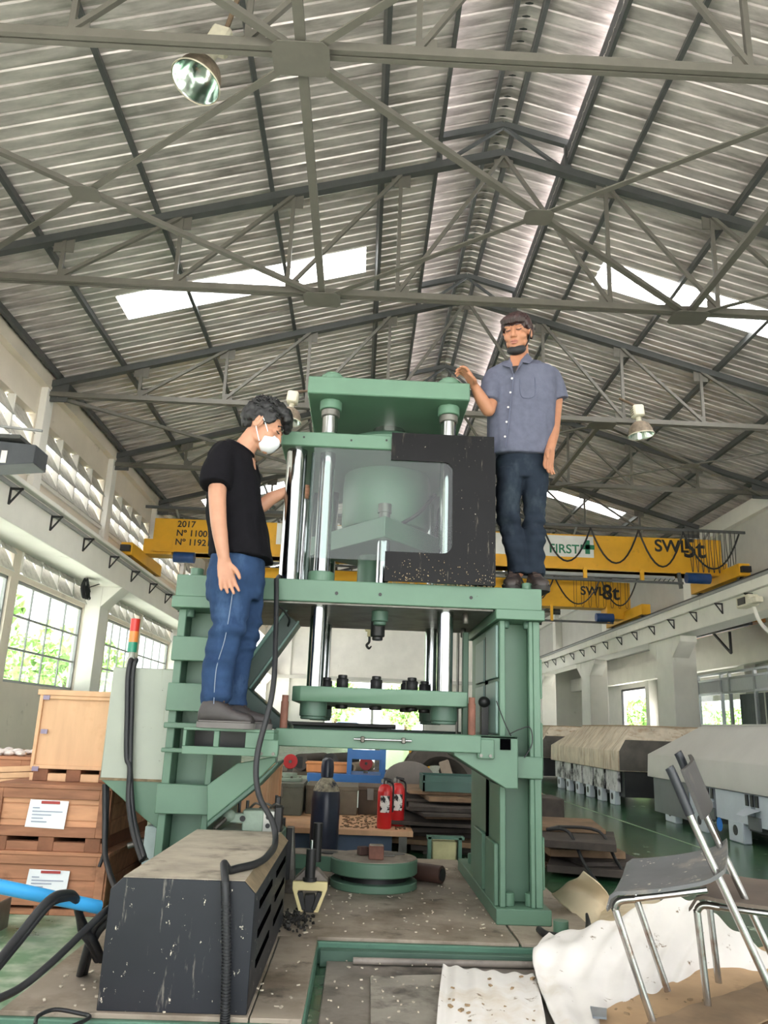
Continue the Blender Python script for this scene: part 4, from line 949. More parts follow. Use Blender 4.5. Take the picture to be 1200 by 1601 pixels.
# ================================================================== BENCH AND WHAT STANDS ON IT
bn = thing('work_bench', 'low wooden bench top behind the press, strewn with chips', 'bench', (-.07,7.2,ZF))
for k in range(4): MB().box(-.62,6.5+.43*k+.003,.345,.455,6.5+.43*(k+1)-.003,.385).build('plank', W3, bn, bevel=.003)
for x in (-.55,.38):
    for yy in (6.56,8.1): MB().box(x-.03,yy-.03,ZF,x+.03,yy+.03,.345).build('leg', STEEL, bn)
MB().box(-.5,6.62,ZF,.3,6.66,.335).build('apron', M('blue_grey_apron', (92,108,132), .6), bn)
q = MB()
for i in range(200): q.cbox((rnd.uniform(-.1,.43),rnd.uniform(6.6,7.6),.388),(rnd.uniform(.01,.03),.01,.006),(0,0,rnd.random()*6))
sd_ = q.build('chips', M('brown_chips', (110,88,66), .9, var=.3), bn, smooth=False); sd_['kind'] = 'stuff'
gas = thing('gas_cylinder', 'dark blue-black gas cylinder with a valve cap behind the rotary table', 'gas cylinder', (-.215,6.2,ZF))
m_gas = M('blue_black_enamel', (42,48,66), .3, var=.12, scale=6, dirt=((170,170,166), .64, .8, 7, (1,1,.25)))
MB().lathe([(.10,ZF),(.105,ZF+.03),(.105,.62),(.098,.68),(.075,.735),(.045,.765),(.035,.775)],(-.215,6.2,0),32).build('body', m_gas, gas)
MB().lathe([(.035,.775),(.046,.78),(.048,.85),(.042,.9),(.02,.915)],(-.215,6.2,0),24).build('valve_cap', m_gas, gas)
MB().lathe([(.098,.68),(.080,.728),(.05,.762),(.04,.772),(.039,.774)],(-.215,6.198,.0015),32,closed=False).build('dusty_shoulder', M('shoulder_dust', (168,160,140), .8, var=.35, scale=20, dirt=((50,52,62), .45, .6, 12)), gas)
m_red = M('extinguisher_red', (198,38,40), .3, var=.05)
def exting(label, x, y, s=1):
    t = thing('fire_extinguisher', label, 'extinguisher', (x,y,.385), group='fire extinguishers on the bench')
    MB().lathe([(.052,0),(.058,.01),(.058,.27),(.05,.305),(.03,.325),(.018,.33)],(0,0,0),28).build('body', m_red, t, world=False)
    MB().cyl((0,0,.33),(0,0,.355),.018,n=14).build('neck', STEEL, t, world=False)
    MB().cbox((.015,-.01,.365),(.07,.025,.018),(0,.2,0)).build('handle', NUT, t, world=False, bevel=.003)
    MB().cbox((-.025,-.02,.352),(.02,.02,.03)).build('gauge', STEEL, t, world=False)
    MB().tube([(.02,0,.35),(.06,.01,.33),(.066,.01,.25),(.064,.01,.12)],.008,8,4).build('hose', hm, t, world=False)
    n = 10; vs = []
    for z in (.12,.245):
        for i in range(n+1):
            a = -PI*.72+ PI*.44*i/n; vs.append((.0588*math.cos(a),.0588*math.sin(a),z))
    MB().add(vs,[(i,i+1,n+2+i,n+1+i) for i in range(n)]).build('label', M('extinguisher_label', (230,226,220), .5, var=.1, dirt=((30,28,30), .5, .54, 26)), t, world=False)
    return t
exting('red fire extinguisher at the front of the pair on the bench', .235,6.66)
exting('red fire extinguisher half hidden behind its twin on the bench', .345,6.86)
m_box = M('grey_green_sheet_steel', (104,108,98), .5, metal=.3, var=.14, scale=4, dirt=((70,62,50), .56, .76, 4))
def mbox(label, x0,x1,y0,y1,z0,z1,mat=None):
    t = thing('metal_box', label, 'metal box', ((x0+x1)/2,(y0+y1)/2,z0), group=None)
    MB().box(x0,y0,z0,x1,y1,z1).build('body', mat or m_box, t, bevel=.006)
    MB().box(x0-.006,y0-.006,z1-.03,x1+.006,y1,z1+.004).build('lid', mat or m_box, t, bevel=.003)
    MB().box((x0+x1)/2-.03,y0-.014,z1-.11,(x0+x1)/2+.03,y0-.004,z1-.01).build('hasp', STEEL, t, bevel=.002)
    return t
mbox('grey sheet-steel box left of the gas cylinder on the bench', -.86,-.46,7.3,7.9,.385,.645)
mbox('wider brownish steel box behind the gas cylinder', -.44,.02,7.5,8.1,.385,.62, M('brownish_steel', (106,98,84), .5, metal=.3, var=.2, scale=4))
mbox('dark brown wooden case right of the gas cylinder behind the extinguishers', .03,.24,7.6,8.1,.385,.62, M('dark_brown_case', (84,68,54), .6, var=.2))
# blue rack with odds and ends
BLU = M('rack_blue', (58,112,176), .4, var=.08)
rk = thing('blue_rack', 'bright blue steel rack far behind the gas cylinder', 'rack', (-.1,9.2,ZF))
for px in (547,600):
    p = at(px,1165,y=9.2); MB().bar((p.x,9.2,ZF),(p.x,9.2,1.02),.05,.05).build('upright', BLU, rk)
    MB().bar((p.x,9.9,ZF),(p.x,9.9,1.02),.05,.05).build('upright', BLU, rk)
a = at(480,1208,y=9.15); c = at(600,1212,y=9.15)
MB().box(a.x,9.15,a.z-.09,c.x,9.9,a.z).build('shelf', BLU, rk, bevel=.004)
MB().box(at(547,1180,y=9.2).x,9.18,at(570,1187,y=9.2).z,at(600,1180,y=9.2).x,9.22,at(570,1172,y=9.2).z).build('top_beam', BLU, rk, bevel=.004)
zs = a.z
bn2 = thing('orange_bin', 'small orange bin on the blue rack shelf', 'bin', (-.42,9.4,zs))
MB().box(-.56,9.3,zs,-.1,9.6,zs+.1).build('body', M('orange_plastic', (214,140,84), .5), bn2, bevel=.01); MB().box(-.57,9.29,zs+.09,-.09,9.61,zs+.11).build('rim', M('orange_plastic', (214,140,84)), bn2, bevel=.004)
m_rd = M('red_enamel', (186,44,48), .35)
def handwheel(label, px, py, y, r, zb):
    p = at(px,py,y=y); t = thing('red_wheel', label, 'wheel', (p.x,y,zb))
    MB().cyl((p.x,y-.02,p.z),(p.x,y+.02,p.z),r,n=28).build('disc', m_rd, t, bevel=.004)
    MB().cyl((p.x,y-.05,p.z),(p.x,y-.02,p.z),r*.22,n=14).build('hub', STEEL, t)
    MB().bar((p.x,y+.03,zb),(p.x,y+.03,p.z),.05,.05).build('stand', STEEL, t)
handwheel('red disc wheel on the pale flange fitting left of the gas cylinder', 454,1190,7.75,.066,.649)
handwheel('red disc wheel standing on the blue rack shelf', 572,1193,9.5,.075,zs)
fg = thing('pipe_flange', 'pale green flange fitting in front of the red wheel', 'flange', (-.66,7.6,.649))
p = at(452,1217,y=7.6)
MB().cyl((p.x,7.6,.649),(p.x,7.6,.68),.12,n=30).cyl((p.x,7.6,.68),(p.x,7.6,.72),.07,n=24).build('body', m_cast, fg, bevel=.004)
for k in range(6): MB().cyl((p.x+.1*math.cos(k),7.6+.1*math.sin(k),.68),(p.x+.1*math.cos(k),7.6+.1*math.sin(k),.695),.012,n=6).build('bolt', STEEL, fg)
m_roll = M('tan_roll', (150,134,112), .7, var=.2, scale=8)
for i, (px, py, r, lab) in enumerate(((470,1187,.10,'grey-brown drum left of the gas cylinder cap'),(517,1185,.11,'tan rolled mat with dark end right of the gas cylinder cap'),(549,1183,.06,'small dark roll beside the blue rack'))):
    p = at(px,py,y=10.2); p.z = .602+r; t = thing('stored_roll', lab, 'roll', (p.x,10.2,p.z-r), group='rolls stored behind the rack')
    MB().cyl((p.x,10.1,p.z),(p.x+.25,10.9,p.z),r,n=20).build('body', (m_roll, M('dark_roll',(70,62,56),.7), NUT)[(i+1)%3], t); MB().cyl((p.x-.0,10.09,p.z),(p.x,10.1,p.z),r*.7,n=18).build('end_face', NUT, t)
tb = thing('storage_table', 'dark table carrying stored drums behind the blue rack', 'table', (0,10.6,ZF))
MB().box(-1.4,10.0,.56,.9,11.2,.60).build('top', M('dark_table_top', (86,76,64), .7, var=.2), tb)
for x in (-1.3,.8):
    for yy in (10.1,11.1): MB().box(x-.03,yy-.03,ZF,x+.03,yy+.03,.56).build('leg', NUT, tb)
# tyres
m_tyre = M('tyre_rubber', (72,66,60), .8, var=.2, scale=8)
def tyre(label, c, R, wd, rot):
    t = thing('tyre', label, 'tyre', c, rot, group='old tyres behind the bench')
    q = MB(); n = 36
    prof = [(R*.62,-wd*.42),(R*.9,-wd*.5),(R*.97,-wd*.4),(R*.97,wd*.4),(R*.9,wd*.5),(R*.62,wd*.42),(R*.58,0)]
    vs = []
    for r, z in prof: vs += [(r*math.cos(2*PI*k/n), r*math.sin(2*PI*k/n), z) for k in range(n)]
    N = len(prof)
    q.add(vs, [(i*n+k,i*n+(k+1)%n,((i+1)%N)*n+(k+1)%n,((i+1)%N)*n+k) for i in range(N) for k in range(n)])
    q.build('carcass', m_tyre, t, world=False)
    lug = MB().cbox((R*.985,0,wd*.22),(R*.06,R*.12,wd*.36),(.35,0,0)).mesh('tread_lug'); lug2 = MB().cbox((R*.985,R*.09,-wd*.22),(R*.06,R*.12,wd*.36),(-.35,0,0)).mesh('tread_lug')
    for k in range(28):
        for l in (lug,lug2):
            o = link('tread_lug', l, m_tyre, t); o.rotation_euler = (0,0,2*PI*k/28)
    return t
p = at(690,1215,y=8.8); tyre('old chunky tyre lying tilted behind the green tray', (p.x,8.8,.57), .46, .26, (math.radians(62),0,.2))
p = at(745,1215,y=9.3); tyre('second chunky tyre partly hidden by the right press column', (p.x+.05,9.4,.58), .46, .26, (math.radians(75),0,-.3))
rp = thing('round_plate', 'grey round-edged steel plate leaning before the tyre', 'plate', tuple(at(640,1235,y=8.2)))
p = at(640,1218,y=8.2)
MB().prism([(p.x+.24*math.cos(t)*1.05,p.z+.17*math.sin(t)) for t in [PI*i/14 for i in range(15)]]+[(p.x-.2,p.z-.12),(p.x+.2,p.z-.12)],'y',8.2,8.24).build('plate', M('scuffed_plate', (116,110,104), .6, var=.15), rp, bevel=.006)
MB().box(p.x-.12,8.24,ZF,p.x+.12,8.3,p.z).build('support', NUT, rp)
ln = at(700,1222,y=8.0)
tag(MB().cbox((ln.x,8.0,ln.z+.05),(.1,.02,.30),(0,-.32,0)).build('leaning_board', M('grey_brown_board', (142,128,112), .7, var=.12), bevel=.02), 'grey-brown rounded board leaning against the tyre', 'board')
m_pile = M('dark_scrap_board', (62,54,48), .8, var=.35, scale=5)
m_pile2 = M('brown_scrap_board', (120,96,72), .8, var=.25, scale=5)
rnd = random.Random(21)
z = ZF
for k in range(13):
    h_ = rnd.uniform(.022,.05); x = .82+rnd.uniform(-.12,.1); wd_ = rnd.uniform(.5,.8); yy = 7.4+rnd.uniform(-.3,.2)
    lab = 'scrap board in the dark pile behind the right column, number %d from the floor' % (k+1)
    ords = ('lowest','second','third','fourth','fifth','sixth','seventh','eighth','ninth','tenth','eleventh','twelfth','topmost')
    lab = '%s scrap board in the dark pile between bench and right press column' % ords[k]
    tag(MB().cbox((x,yy,z+h_/2),(wd_,rnd.uniform(.7,1.1),h_),(0,0,rnd.uniform(-.25,.25))).build('scrap_board', m_pile2 if k > 10 or k % 5 == 2 else m_pile, bevel=.003), lab, 'board', 'scrap boards piled behind the press')
    z += h_+.002
zp = z
gt = thing('green_tray', 'dark green open tray on the pile of scrap boards', 'tray', (.83,7.3,zp))
m_gt = M('dark_green_plastic', (34,76,64), .4, var=.1)
MB().box(.58,7.1,zp,1.08,7.5,zp+.015).build('base', m_gt, gt)
for a in ((.57,7.09,1.09,7.105),(.57,7.495,1.09,7.51),(.57,7.09,.585,7.51),(1.075,7.09,1.09,7.51)): MB().box(a[0],a[1],zp,a[2],a[3],zp+.13).build('side', m_gt, gt)
MB().box(.565,7.085,zp+.07,1.095,7.095,zp+.085).build('rim', m_gt, gt)
sn = thing('small_stand', 'small green steel stand with a pale foam pad behind the platform', 'stand', (.66,6.15,ZF))
for x in (.55,.77): MB().box(x-.012,6.12,ZF,x+.012,6.2,.40).build('post', GD2, sn)
MB().box(.53,6.12,.385,.80,6.2,.405).build('top_bar', GD2, sn); MB().box(.57,6.15,ZF,.75,6.25,.37).build('pad', M('yellowed_foam', (190,186,140), .9, var=.2), sn, bevel=.01)
yb_ = thing('yellow_frame', 'yellow steel frame far behind the bench, right of the blue rack', 'frame', tuple(at(652,1200,y=11)))
a = at(642,1200,y=11); c = at(668,1172,y=11)
for x in (a.x,c.x): MB().bar((x,11,ZF),(x,11,c.z+.2),.06,.06).build('post', YEL, yb_)
MB().bar((a.x,11,a.z),(c.x,11,a.z),.06,.06).build('crossbar', YEL, yb_)
# dark rods on a trestle and a blue car far off, seen under the platen
tl = thing('trestle', 'dark pipes lying across a trestle behind the cross beam', 'trestle', (-.4,12,ZF))
for k in range(5): MB().cyl((-1.4,12+.08*k,1.15),(.55,12.1+.08*k,1.16),.035,n=10).build('pipe', NUT, tl)
for x in (-1.2,.3): MB().bar((x,12.2,ZF),(x,12.2,1.115),.08,.08).build('leg', STEEL, tl)
cv = thing('parked_car', 'pale blue parked car outside the far gateway', 'car', (-1.3,66,-.05))
carp = [(-2.2,.25),(-2.1,.75),(-1.3,.9),(-.7,1.45),(.9,1.45),(1.6,.95),(2.2,.85),(2.3,.25)]
MB().prism([(x-1.0,z) for x,z in carp],'y',65.2,66.8).build('body', M('pale_blue_car', (150,180,214), .3), cv, bevel=.05)
MB().prism([(x-1.0,z) for x,z in ((-1.2,.92),(-.62,1.4),(.85,1.4),(1.45,.98))],'y',65.18,65.2).build('side_window', NUT, cv)
for x in (-2.4,.5):
    MB().cyl((x,65.15,.25),(x,65.4,.25),.3,n=18).build('wheel', hm, cv)
# debris right of the press
rnd = random.Random(8); z = ZF
for k in range(7):
    p = at(885,1390,z=ZF); h_ = .03+.02*(k%2)
    tag(MB().cbox((1.72+rnd.uniform(-.1,.1),6.6+rnd.uniform(-.3,.3),z+h_/2),(.55,.8,h_),(0,0,rnd.uniform(-.6,.6))).build('scrap_board', m_pile if k % 3 else m_pile2, bevel=.003), '%s board of the loose heap right of the press column' % ('lowest','second','third','fourth','fifth','sixth','uppermost')[k], 'board', 'loose boards right of the press')
    z += h_+.003
tag(MB().box(1.45,8.0,ZF,2.0,8.5,.55).build('dark_box', m_pile, bevel=.01), 'dark box on the floor beyond the loose boards', 'box')
wf_ = thing('bent_frame', 'bent black tubular frame lying on the loose boards', 'frame', (1.7,6.1,.4))
MB().tube([(1.42,6.2,.47),(1.55,6.1,.47),(1.6,5.9,.3),(1.66,5.8,.19)],.012,8,5).tube([(1.55,6.4,.47),(1.8,6.2,.47),(1.86,6.0,.3),(1.92,5.9,.19)],.012,8,5).tube([(1.42,6.2,.47),(1.55,6.4,.47)],.012,8).build('tube', NUT, wf_)
tb_ = thing('torn_bag', 'pinkish torn sack on the floor behind the right column', 'sack', (1.95,9.2,ZF))
MB().ell((1.98,9.3,ZF+.2),(.14,.14,.2)).ell((1.93,9.2,ZF+.42),(.07,.07,.12),(0,.4,0)).build('body', M('sack_pink', (176,140,120), .8, var=.3, scale=8), tb_)
sh = thing('shackle', 'black shackle with a green end on the platform corner', 'shackle', (1.0,4.0,PZ))
MB().tube([(.86,3.95,.29),(.88,3.88,.285),(.95,3.86,.285),(1.06,3.9,.29),(1.1,4.0,.30),(1.11,4.06,.34)],[.016,.016,.016,.016,.014,.006],10,5).build('bow', NUT, sh)
MB().cyl((.96,3.95,.27),(.96,3.95,.33),.035,n=16).build('pin', G, sh)
# ================================================================== STEEL HOODS ALONG THE RIGHT
m_h1 = M('pale_grey_hood', (186,184,178), .55, var=.04, scale=2, dirt=((150,146,138), .66, .85, 2))
m_h1s = M('pale_blue_grey_skirt', (190,198,206), .5, var=.05, scale=3)
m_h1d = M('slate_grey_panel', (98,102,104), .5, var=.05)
m_h2 = M('streaked_hood', (196,184,164), .7, var=.14, scale=4, dirt=[((150,124,98), .5, .7, 5, (1,4,.35)), ((98,80,66), .6, .72, 9, (1,3,.4))])
m_h2e = M('tan_top_edge', (168,146,118), .7, var=.1)
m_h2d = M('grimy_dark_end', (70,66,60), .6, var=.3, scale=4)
m_h2s = M('smeared_white_panel', (190,190,190), .6, var=.2, scale=6, dirt=((44,44,46), .5, .62, 4))
m_blk = M('black_underframe', (26,27,30), .5)
def hood(label, y0, y1, ycut, mh, mtop, mend, mskirt, x=3.8, z=(.66,.94,1.31), w_=2.1, feet=None, near_dark=False):
    t = thing('steel_hood', label, 'steel hood', (x+w_/2,(y0+y1)/2,ZF), group='steel hoods along the right side')
    a = [(x,y0,z[0]),(x+w_,y0,z[0]),(x+w_,y1,z[0]),(x,y1,z[0])]
    m_ = [(x,y0,z[1]),(x+w_,y0,z[1]),(x+w_,y1-.05,z[1]),(x,y1-.05,z[1])]
    c = [(x+.3,y0+.25,z[2]),(x+w_-.3,y0+.25,z[2]),(x+w_-.3,ycut,z[2]),(x+.3,ycut,z[2])]
    MB().add(a+m_+c, [(3,2,1,0),(8,9,10,11),(0,1,5,4),(1,2,6,5),(2,3,7,6),(3,0,4,7),(4,5,9,8),(5,6,10,9),(6,7,11,10),(7,4,8,11)]).build('shell', mh, t, bevel=.006)
    MB().box(x+.29,y0+.24,z[2]-.004,x+w_-.29,ycut+.01,z[2]+.012).build('top_sheet', mtop, t)
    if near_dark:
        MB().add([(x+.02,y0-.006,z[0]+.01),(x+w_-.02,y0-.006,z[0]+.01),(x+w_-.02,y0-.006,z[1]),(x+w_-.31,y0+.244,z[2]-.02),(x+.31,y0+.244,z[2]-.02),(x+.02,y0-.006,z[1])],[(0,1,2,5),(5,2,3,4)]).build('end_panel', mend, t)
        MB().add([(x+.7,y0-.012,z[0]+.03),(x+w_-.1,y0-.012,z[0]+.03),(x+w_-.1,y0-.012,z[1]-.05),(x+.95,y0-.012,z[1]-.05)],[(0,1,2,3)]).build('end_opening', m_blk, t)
    MB().box(x+.10,y0+.05,.30,x+w_-.1,y1-.08,z[0]).build('underframe', m_blk, t)
    n = feet or 8
    L = (y1-y0-.3)/n
    for k in range(n):
        ya = y0+.15+L*k
        MB().box(x+.04,ya+.04,.36,x+.09,ya+L-.05,z[0]-.01).build('skirt_panel', mskirt, t, bevel=.004)
        f = MB().box(x+.03,ya+L*.25,ZF,x+.12,ya+L*.62,.37).build('foot', m_h1s, t, bevel=.01)
        MB().cyl((x+.026,ya+L*.435,.285),(x+.031,ya+L*.435,.285),.05,n=14).build('foot_hole', m_blk, f)
    return t
h1 = hood('clean pale grey steel hood at the right edge, nearest the chairs', 4.4,10.8,9.7,m_h1,m_h1,m_h1d,m_h1s,feet=7)
MB().box(3.825,9.55,.25,3.845,10.65,.655).build('end_panel', m_h1d, h1)
MB().cyl((3.828,8.77,.30),(3.826,8.77,.30),.07,n=16).build('blue_mark', M('blue_spray_mark', (40,120,210), .5), h1)
for yy in (8.9,7.9,6.9):
    for k in range(3): MB().box(3.826,yy+.1*k,.54,3.838,yy+.1*k+.055,.645).build('slot', m_blk, h1)
    MB().add([(3.83,yy-.05,.52),(3.83,yy+.28,.52),(3.70,yy+.2,.46),(3.70,yy+.03,.46)],[(0,1,2,3)]).build('flap', m_h1s, h1)
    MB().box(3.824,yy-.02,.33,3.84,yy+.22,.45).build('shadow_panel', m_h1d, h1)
hood('weathered steel hood with brown streaks, middle of the row', 12.0,16.2,14.9,m_h2,m_h2e,m_h2d,m_h2s,feet=6,near_dark=True)
hood('dark brown steel hood beyond the streaked one, partly behind the press', 17.2,21.2,20.0,m_h2,m_h2e,m_h2d,m_h2s,feet=6,near_dark=True)
# ================================================================== FOAM SHEETS, CARDBOARD
m_foam = M('packing_foam_sheet', (234,229,224), .75, var=.04, scale=4, dirt=[((206,190,166), .55, .75, 2.4), ((128,104,76), .63, .68, 13)])
m_foam2 = M('yellowed_foam_sheet', (214,198,168), .8, var=.06, scale=4, dirt=[((180,158,124), .52, .72, 2.6), ((96,78,56), .66, .72, 10)])
m_card = M('brown_cardboard', (186,154,118), .8, var=.1, scale=4, dirt=((130,104,78), .58, .76, 5))
def patch(name, rows, mat, label, cat, rip=(0,0,0), th=.006, nu=40, nv=30, ns=.004, seed=0, group=None):
    R_, C_ = len(rows), len(rows[0])
    P3 = [[(at(p[0],p[1],z=p[2]) if len(p) == 3 else Vector(p[1:])) for p in r] for r in rows]
    def cat_(p0,p1,p2,p3,t): return .5*((2*p1)+(p2-p0)*t+(2*p0-5*p1+4*p2-p3)*t*t+(3*p1-p0-3*p2+p3)*t**3)
    def row(j,u):
        s = u*(C_-1); i = min(int(s),C_-2); t = s-i; r = P3[j]
        return cat_(r[max(i-1,0)],r[i],r[i+1],r[min(i+2,C_-1)],t)
    vs = []
    for b in range(nv+1):
        v = b/nv*(R_-1); j = min(int(v),R_-2); t = v-j
        for a in range(nu+1):
            u = a/nu
            p = cat_(row(max(j-1,0),u),row(j,u),row(j+1,u),row(min(j+2,R_-1),u),t)
            dz = rip[0]*math.sin(rip[1]*u+rip[2]*b/nv+seed) + ns*noise.noise(p*9+Vector((seed,0,0)))
            vs.append(p+Vector((0,0,dz)))
    n = nu+1; K = len(vs)
    fs = [(j*n+i,j*n+i+1,(j+1)*n+i+1,(j+1)*n+i) for j in range(nv) for i in range(nu)]
    q = MB(); q.add(vs+[p-Vector((0,0,th)) for p in vs], fs+[tuple(K+i for i in f[::-1]) for f in fs])
    bd = [i for i in range(n)]+[(j+1)*n+nu for j in range(nv)]+[nv*n+nu-1-i for i in range(nu)]+[(nv-1-j)*n for j in range(nv-1)]
    q.f += [(bd[i],bd[i]+K,bd[(i+1)%len(bd)]+K,bd[(i+1)%len(bd)]) for i in range(len(bd))]
    o = q.build(name, mat, ang=60); return tag(o, label, cat, group)
patch('foam_sheet', [[(692,1508,.225),(760,1516,.24),(838,1524,.235)],[(685,1565,.24),(765,1570,.255),(850,1580,.25)],[(678,1660,.225),(770,1660,.24),(862,1660,.24)]], m_foam, 'white ribbed foam sheet lying flat at bottom centre, left of the cardboard', 'foam sheet', (.0045,34,0), nu=60, seed=1)
patch('foam_sheet', [[(858,1462,.30),(945,1440,.40),(1062,1400,.50),(1130,1440,.42),(1225,1505,.24)],[(834,1478,.32),(935,1478,.34),(1050,1455,.38),(1130,1480,.33),(1225,1535,.215)],[(838,1530,.26),(930,1530,.27),(1040,1510,.29),(1120,1520,.25),(1215,1548,.205)],[(880,1625,.22),(960,1600,.23),(1040,1570,.225),(1110,1560,.21),(1200,1565,.20)]], m_foam, 'large rumpled white foam sheet heaped under the chairs', 'foam sheet', (.009,52,9), nu=110, nv=44, ns=.012, seed=2)
patch('foam_sheet', [[(862,1396,.30),(895,1375,.42),(912,1362,.48)],[(885,1418,.28),(915,1395,.36),(940,1385,.42)],[(918,1450,.24),(940,1440,.26),(965,1420,.27)]], m_foam2, 'yellowed foam sheet folded up beside the loose boards', 'foam sheet', (.003,12,0), nu=24, nv=20, ns=.01, seed=3)
patch('foam_sheet', [[(940,1412,.30),(985,1400,.33),(1030,1404,.31)],[(930,1445,.29),(985,1440,.33),(1040,1425,.36)],[(870,1470,.31),(960,1462,.345),(1040,1440,.40)]], m_foam2, 'tan foam flap behind the left chair legs, above the big white sheet', 'foam sheet', (.004,9,3), nu=24, nv=16, ns=.008, seed=4)
patch('cardboard_sheet', [[(935,1582,.245),(1060,1530,.255),(1215,1470,.27)],[(945,1640,.24),(1080,1590,.25),(1230,1530,.25)],[(960,1700,.235),(1090,1650,.24),(1250,1600,.24)]], m_card, 'brown cardboard sheet under the feet of the chairs', 'cardboard', (.002,6,0), seed=5, ns=.008)
patch('cardboard_sheet', [[(1010,1600,.27),(1110,1560,.275),(1230,1520,.275)],[(1020,1680,.265),(1130,1620,.27),(1250,1570,.27)]], M('dark_cardboard', (140,116,90), .85, var=.18, scale=5), 'darker torn cardboard at the lower right corner', 'cardboard', (.002,7,0), seed=6, ns=.01, nv=14)
patch('foil_scrap', [[(922,1572,.262),(948,1575,.268)],[(926,1590,.262),(948,1592,.266)]], M('grey_foil', (150,158,166), .3, metal=.6), 'small grey foil scrap at the cardboard corner', 'scrap', (0,0,0), nu=6, nv=4, seed=7)
for i, (px, py, z_) in enumerate(((1010,1465,.40),(985,1475,.37),(900,1480,.31),(960,1490,.34),(1015,1510,.31),(1075,1590,.26),(1120,1545,.26),(1040,1580,.26))):
    pass
rnd = random.Random(15); q = MB()
for i in range(170):
    px = rnd.uniform(700,1190); py = rnd.uniform(1440,1595)
    if px < 840 and py < 1525: continue
    zz = .262 if px > 960 and py > 1560 else (.25 if px < 850 else .345)
    if zz == .345: continue
    p = at(px,py,z=zz); s_ = rnd.uniform(.004,.012)
    q.cbox(p,(s_*2,s_,s_*.6),(0,0,rnd.random()*6))
tag(q.build('wood_chips', M('foam_chips', (150,126,96), .9, var=.3), smooth=False), 'brown wood chips scattered on the foam and cardboard', 'debris', kind='stuff')
# ================================================================== CHAIRS
m_seat = M('grey_plastic_seat', (104,104,106), .55, var=.1, scale=6, dirt=[((158,148,136), .53, .72, 5), ((206,196,180), .63, .66, 26)])
m_seatb = M('brown_grey_seat', (112,98,88), .6, var=.12, scale=5, dirt=((170,156,140), .56, .7, 6))
m_tube = M('chrome_tube', (186,184,180), .22, metal=.95, var=.1, scale=5, dirt=((132,94,72), .58, .7, 5))
m_sleeve = M('black_sleeve', (46,48,54), .4)
m_seatd = M('dark_grey_back', (66,62,62), .5, var=.12, dirt=((120,110,100), .6, .76, 6))
def chair(label, A, B, C_, seatmat, backmat):
    v = (C_-A).normalized(); u = (B-A); u = (u-v*u.dot(v)).normalized(); w_ = u.cross(v)
    t = thing('stacking_chair', label, 'chair', tuple(A), group='two old stacking chairs')
    m3 = Matrix((u,v,w_)).transposed().to_4x4()
    t.rotation_euler = m3.to_euler()
    D, W = .40, .42                                   # local: x back, y across, z up, origin at near front corner
    # dished seat
    n, k = 16, 10; vs = []
    for j in range(k+1):
        y = W*j/k
        for i in range(n+1):
            s = i/n; x = D*s
            z = -.055*max(0,1-s/.12)**2 + .012*(abs(2*j/k-1))**3 - .012*math.sin(PI*s) + .02*max(0,(s-.8)/.2)**2
            cr2 = .05
            yy = y
            if s < .12: yy = W/2+(y-W/2)*(1-.08*(1-s/.12)**2)
            vs.append((x,yy,z))
    nn = n+1; K = len(vs)
    fs = [(j*nn+i,j*nn+i+1,(j+1)*nn+i+1,(j+1)*nn+i) for j in range(k) for i in range(n)]
    q = MB(); q.add(vs+[(a,b,c-.012) for a,b,c in vs], fs+[tuple(K+i for i in f[::-1]) for f in fs])
    bd = list(range(nn))+[(j+1)*nn+n for j in range(k)]+[k*nn+n-1-i for i in range(n)]+[(k-1-j)*nn for j in range(k-1)]
    q.f += [(bd[i],bd[i]+K,bd[(i+1)%len(bd)]+K,bd[(i+1)%len(bd)]) for i in range(len(bd))]
    q.build('seat', seatmat, t, world=False, ang=50)
    MB().tube([(.07,.03,-.03),(.33,.03,-.03)],.010,8).build('seat_rail', m_tube, t, world=False)
    MB().tube([(.07,W-.03,-.03),(.33,W-.03,-.03)],.010,8).build('seat_rail', m_tube, t, world=False)
    for y in (.03,W-.03):
        MB().tube([(.10,y,-.03),(.05,y,-.03),(.028,y,-.05),(.028,y,-.09),(.05,y,-.44)],.0125,12,4).build('front_leg', m_tube, t, world=False)
        MB().tube([(.33,y,.33),(.345,y,.20),(.375,y,0),(.41,y,-.22),(.445,y,-.44)],.0125,12,4).build('rear_leg', m_tube, t, world=False)
        MB().tube([(.325,y,.355),(.33,y,.33),(.345,y,.20)],.0155,12,3).build('sleeve', m_sleeve, t, world=False)
    n = 14; vs = []
    for z in (.18,.24,.31,.34):
        for i in range(n+1):
            s = i/n; vs.append((.375-.10*(z-.16)+.02*math.sin(PI*s), .03+(W-.06)*s, z+(.015*math.sin(PI*s) if z > .35 else 0)))
    nn = n+1; K = len(vs); fs = [(j*nn+i,j*nn+i+1,(j+1)*nn+i+1,(j+1)*nn+i) for j in range(3) for i in range(n)]
    q = MB(); q.add(vs+[(a+.012,b,c) for a,b,c in vs], fs+[tuple(K+i for i in f[::-1]) for f in fs])
    bd = list(range(nn))+[(j+1)*nn+n for j in range(3)]+[3*nn+n-1-i for i in range(n)]+[(2-j)*nn for j in range(2)]
    q.f += [(bd[i],bd[i]+K,bd[(i+1)%len(bd)]+K,bd[(i+1)%len(bd)]) for i in range(len(bd))]
    q.build('backrest', backmat, t, world=False, ang=50)
    return t
chair('grey plastic chair with chrome legs standing on foam, the left one of the two', at(940,1400,y=2.85), at(1105,1376,y=2.72), at(970,1345,y=3.25), m_seat, m_seatd)
chair('brownish plastic chair cut off by the right frame edge', at(1074,1400,y=3.0), at(1250,1415,y=2.9), at(1097,1358,y=3.42), m_seatb, m_seatb)
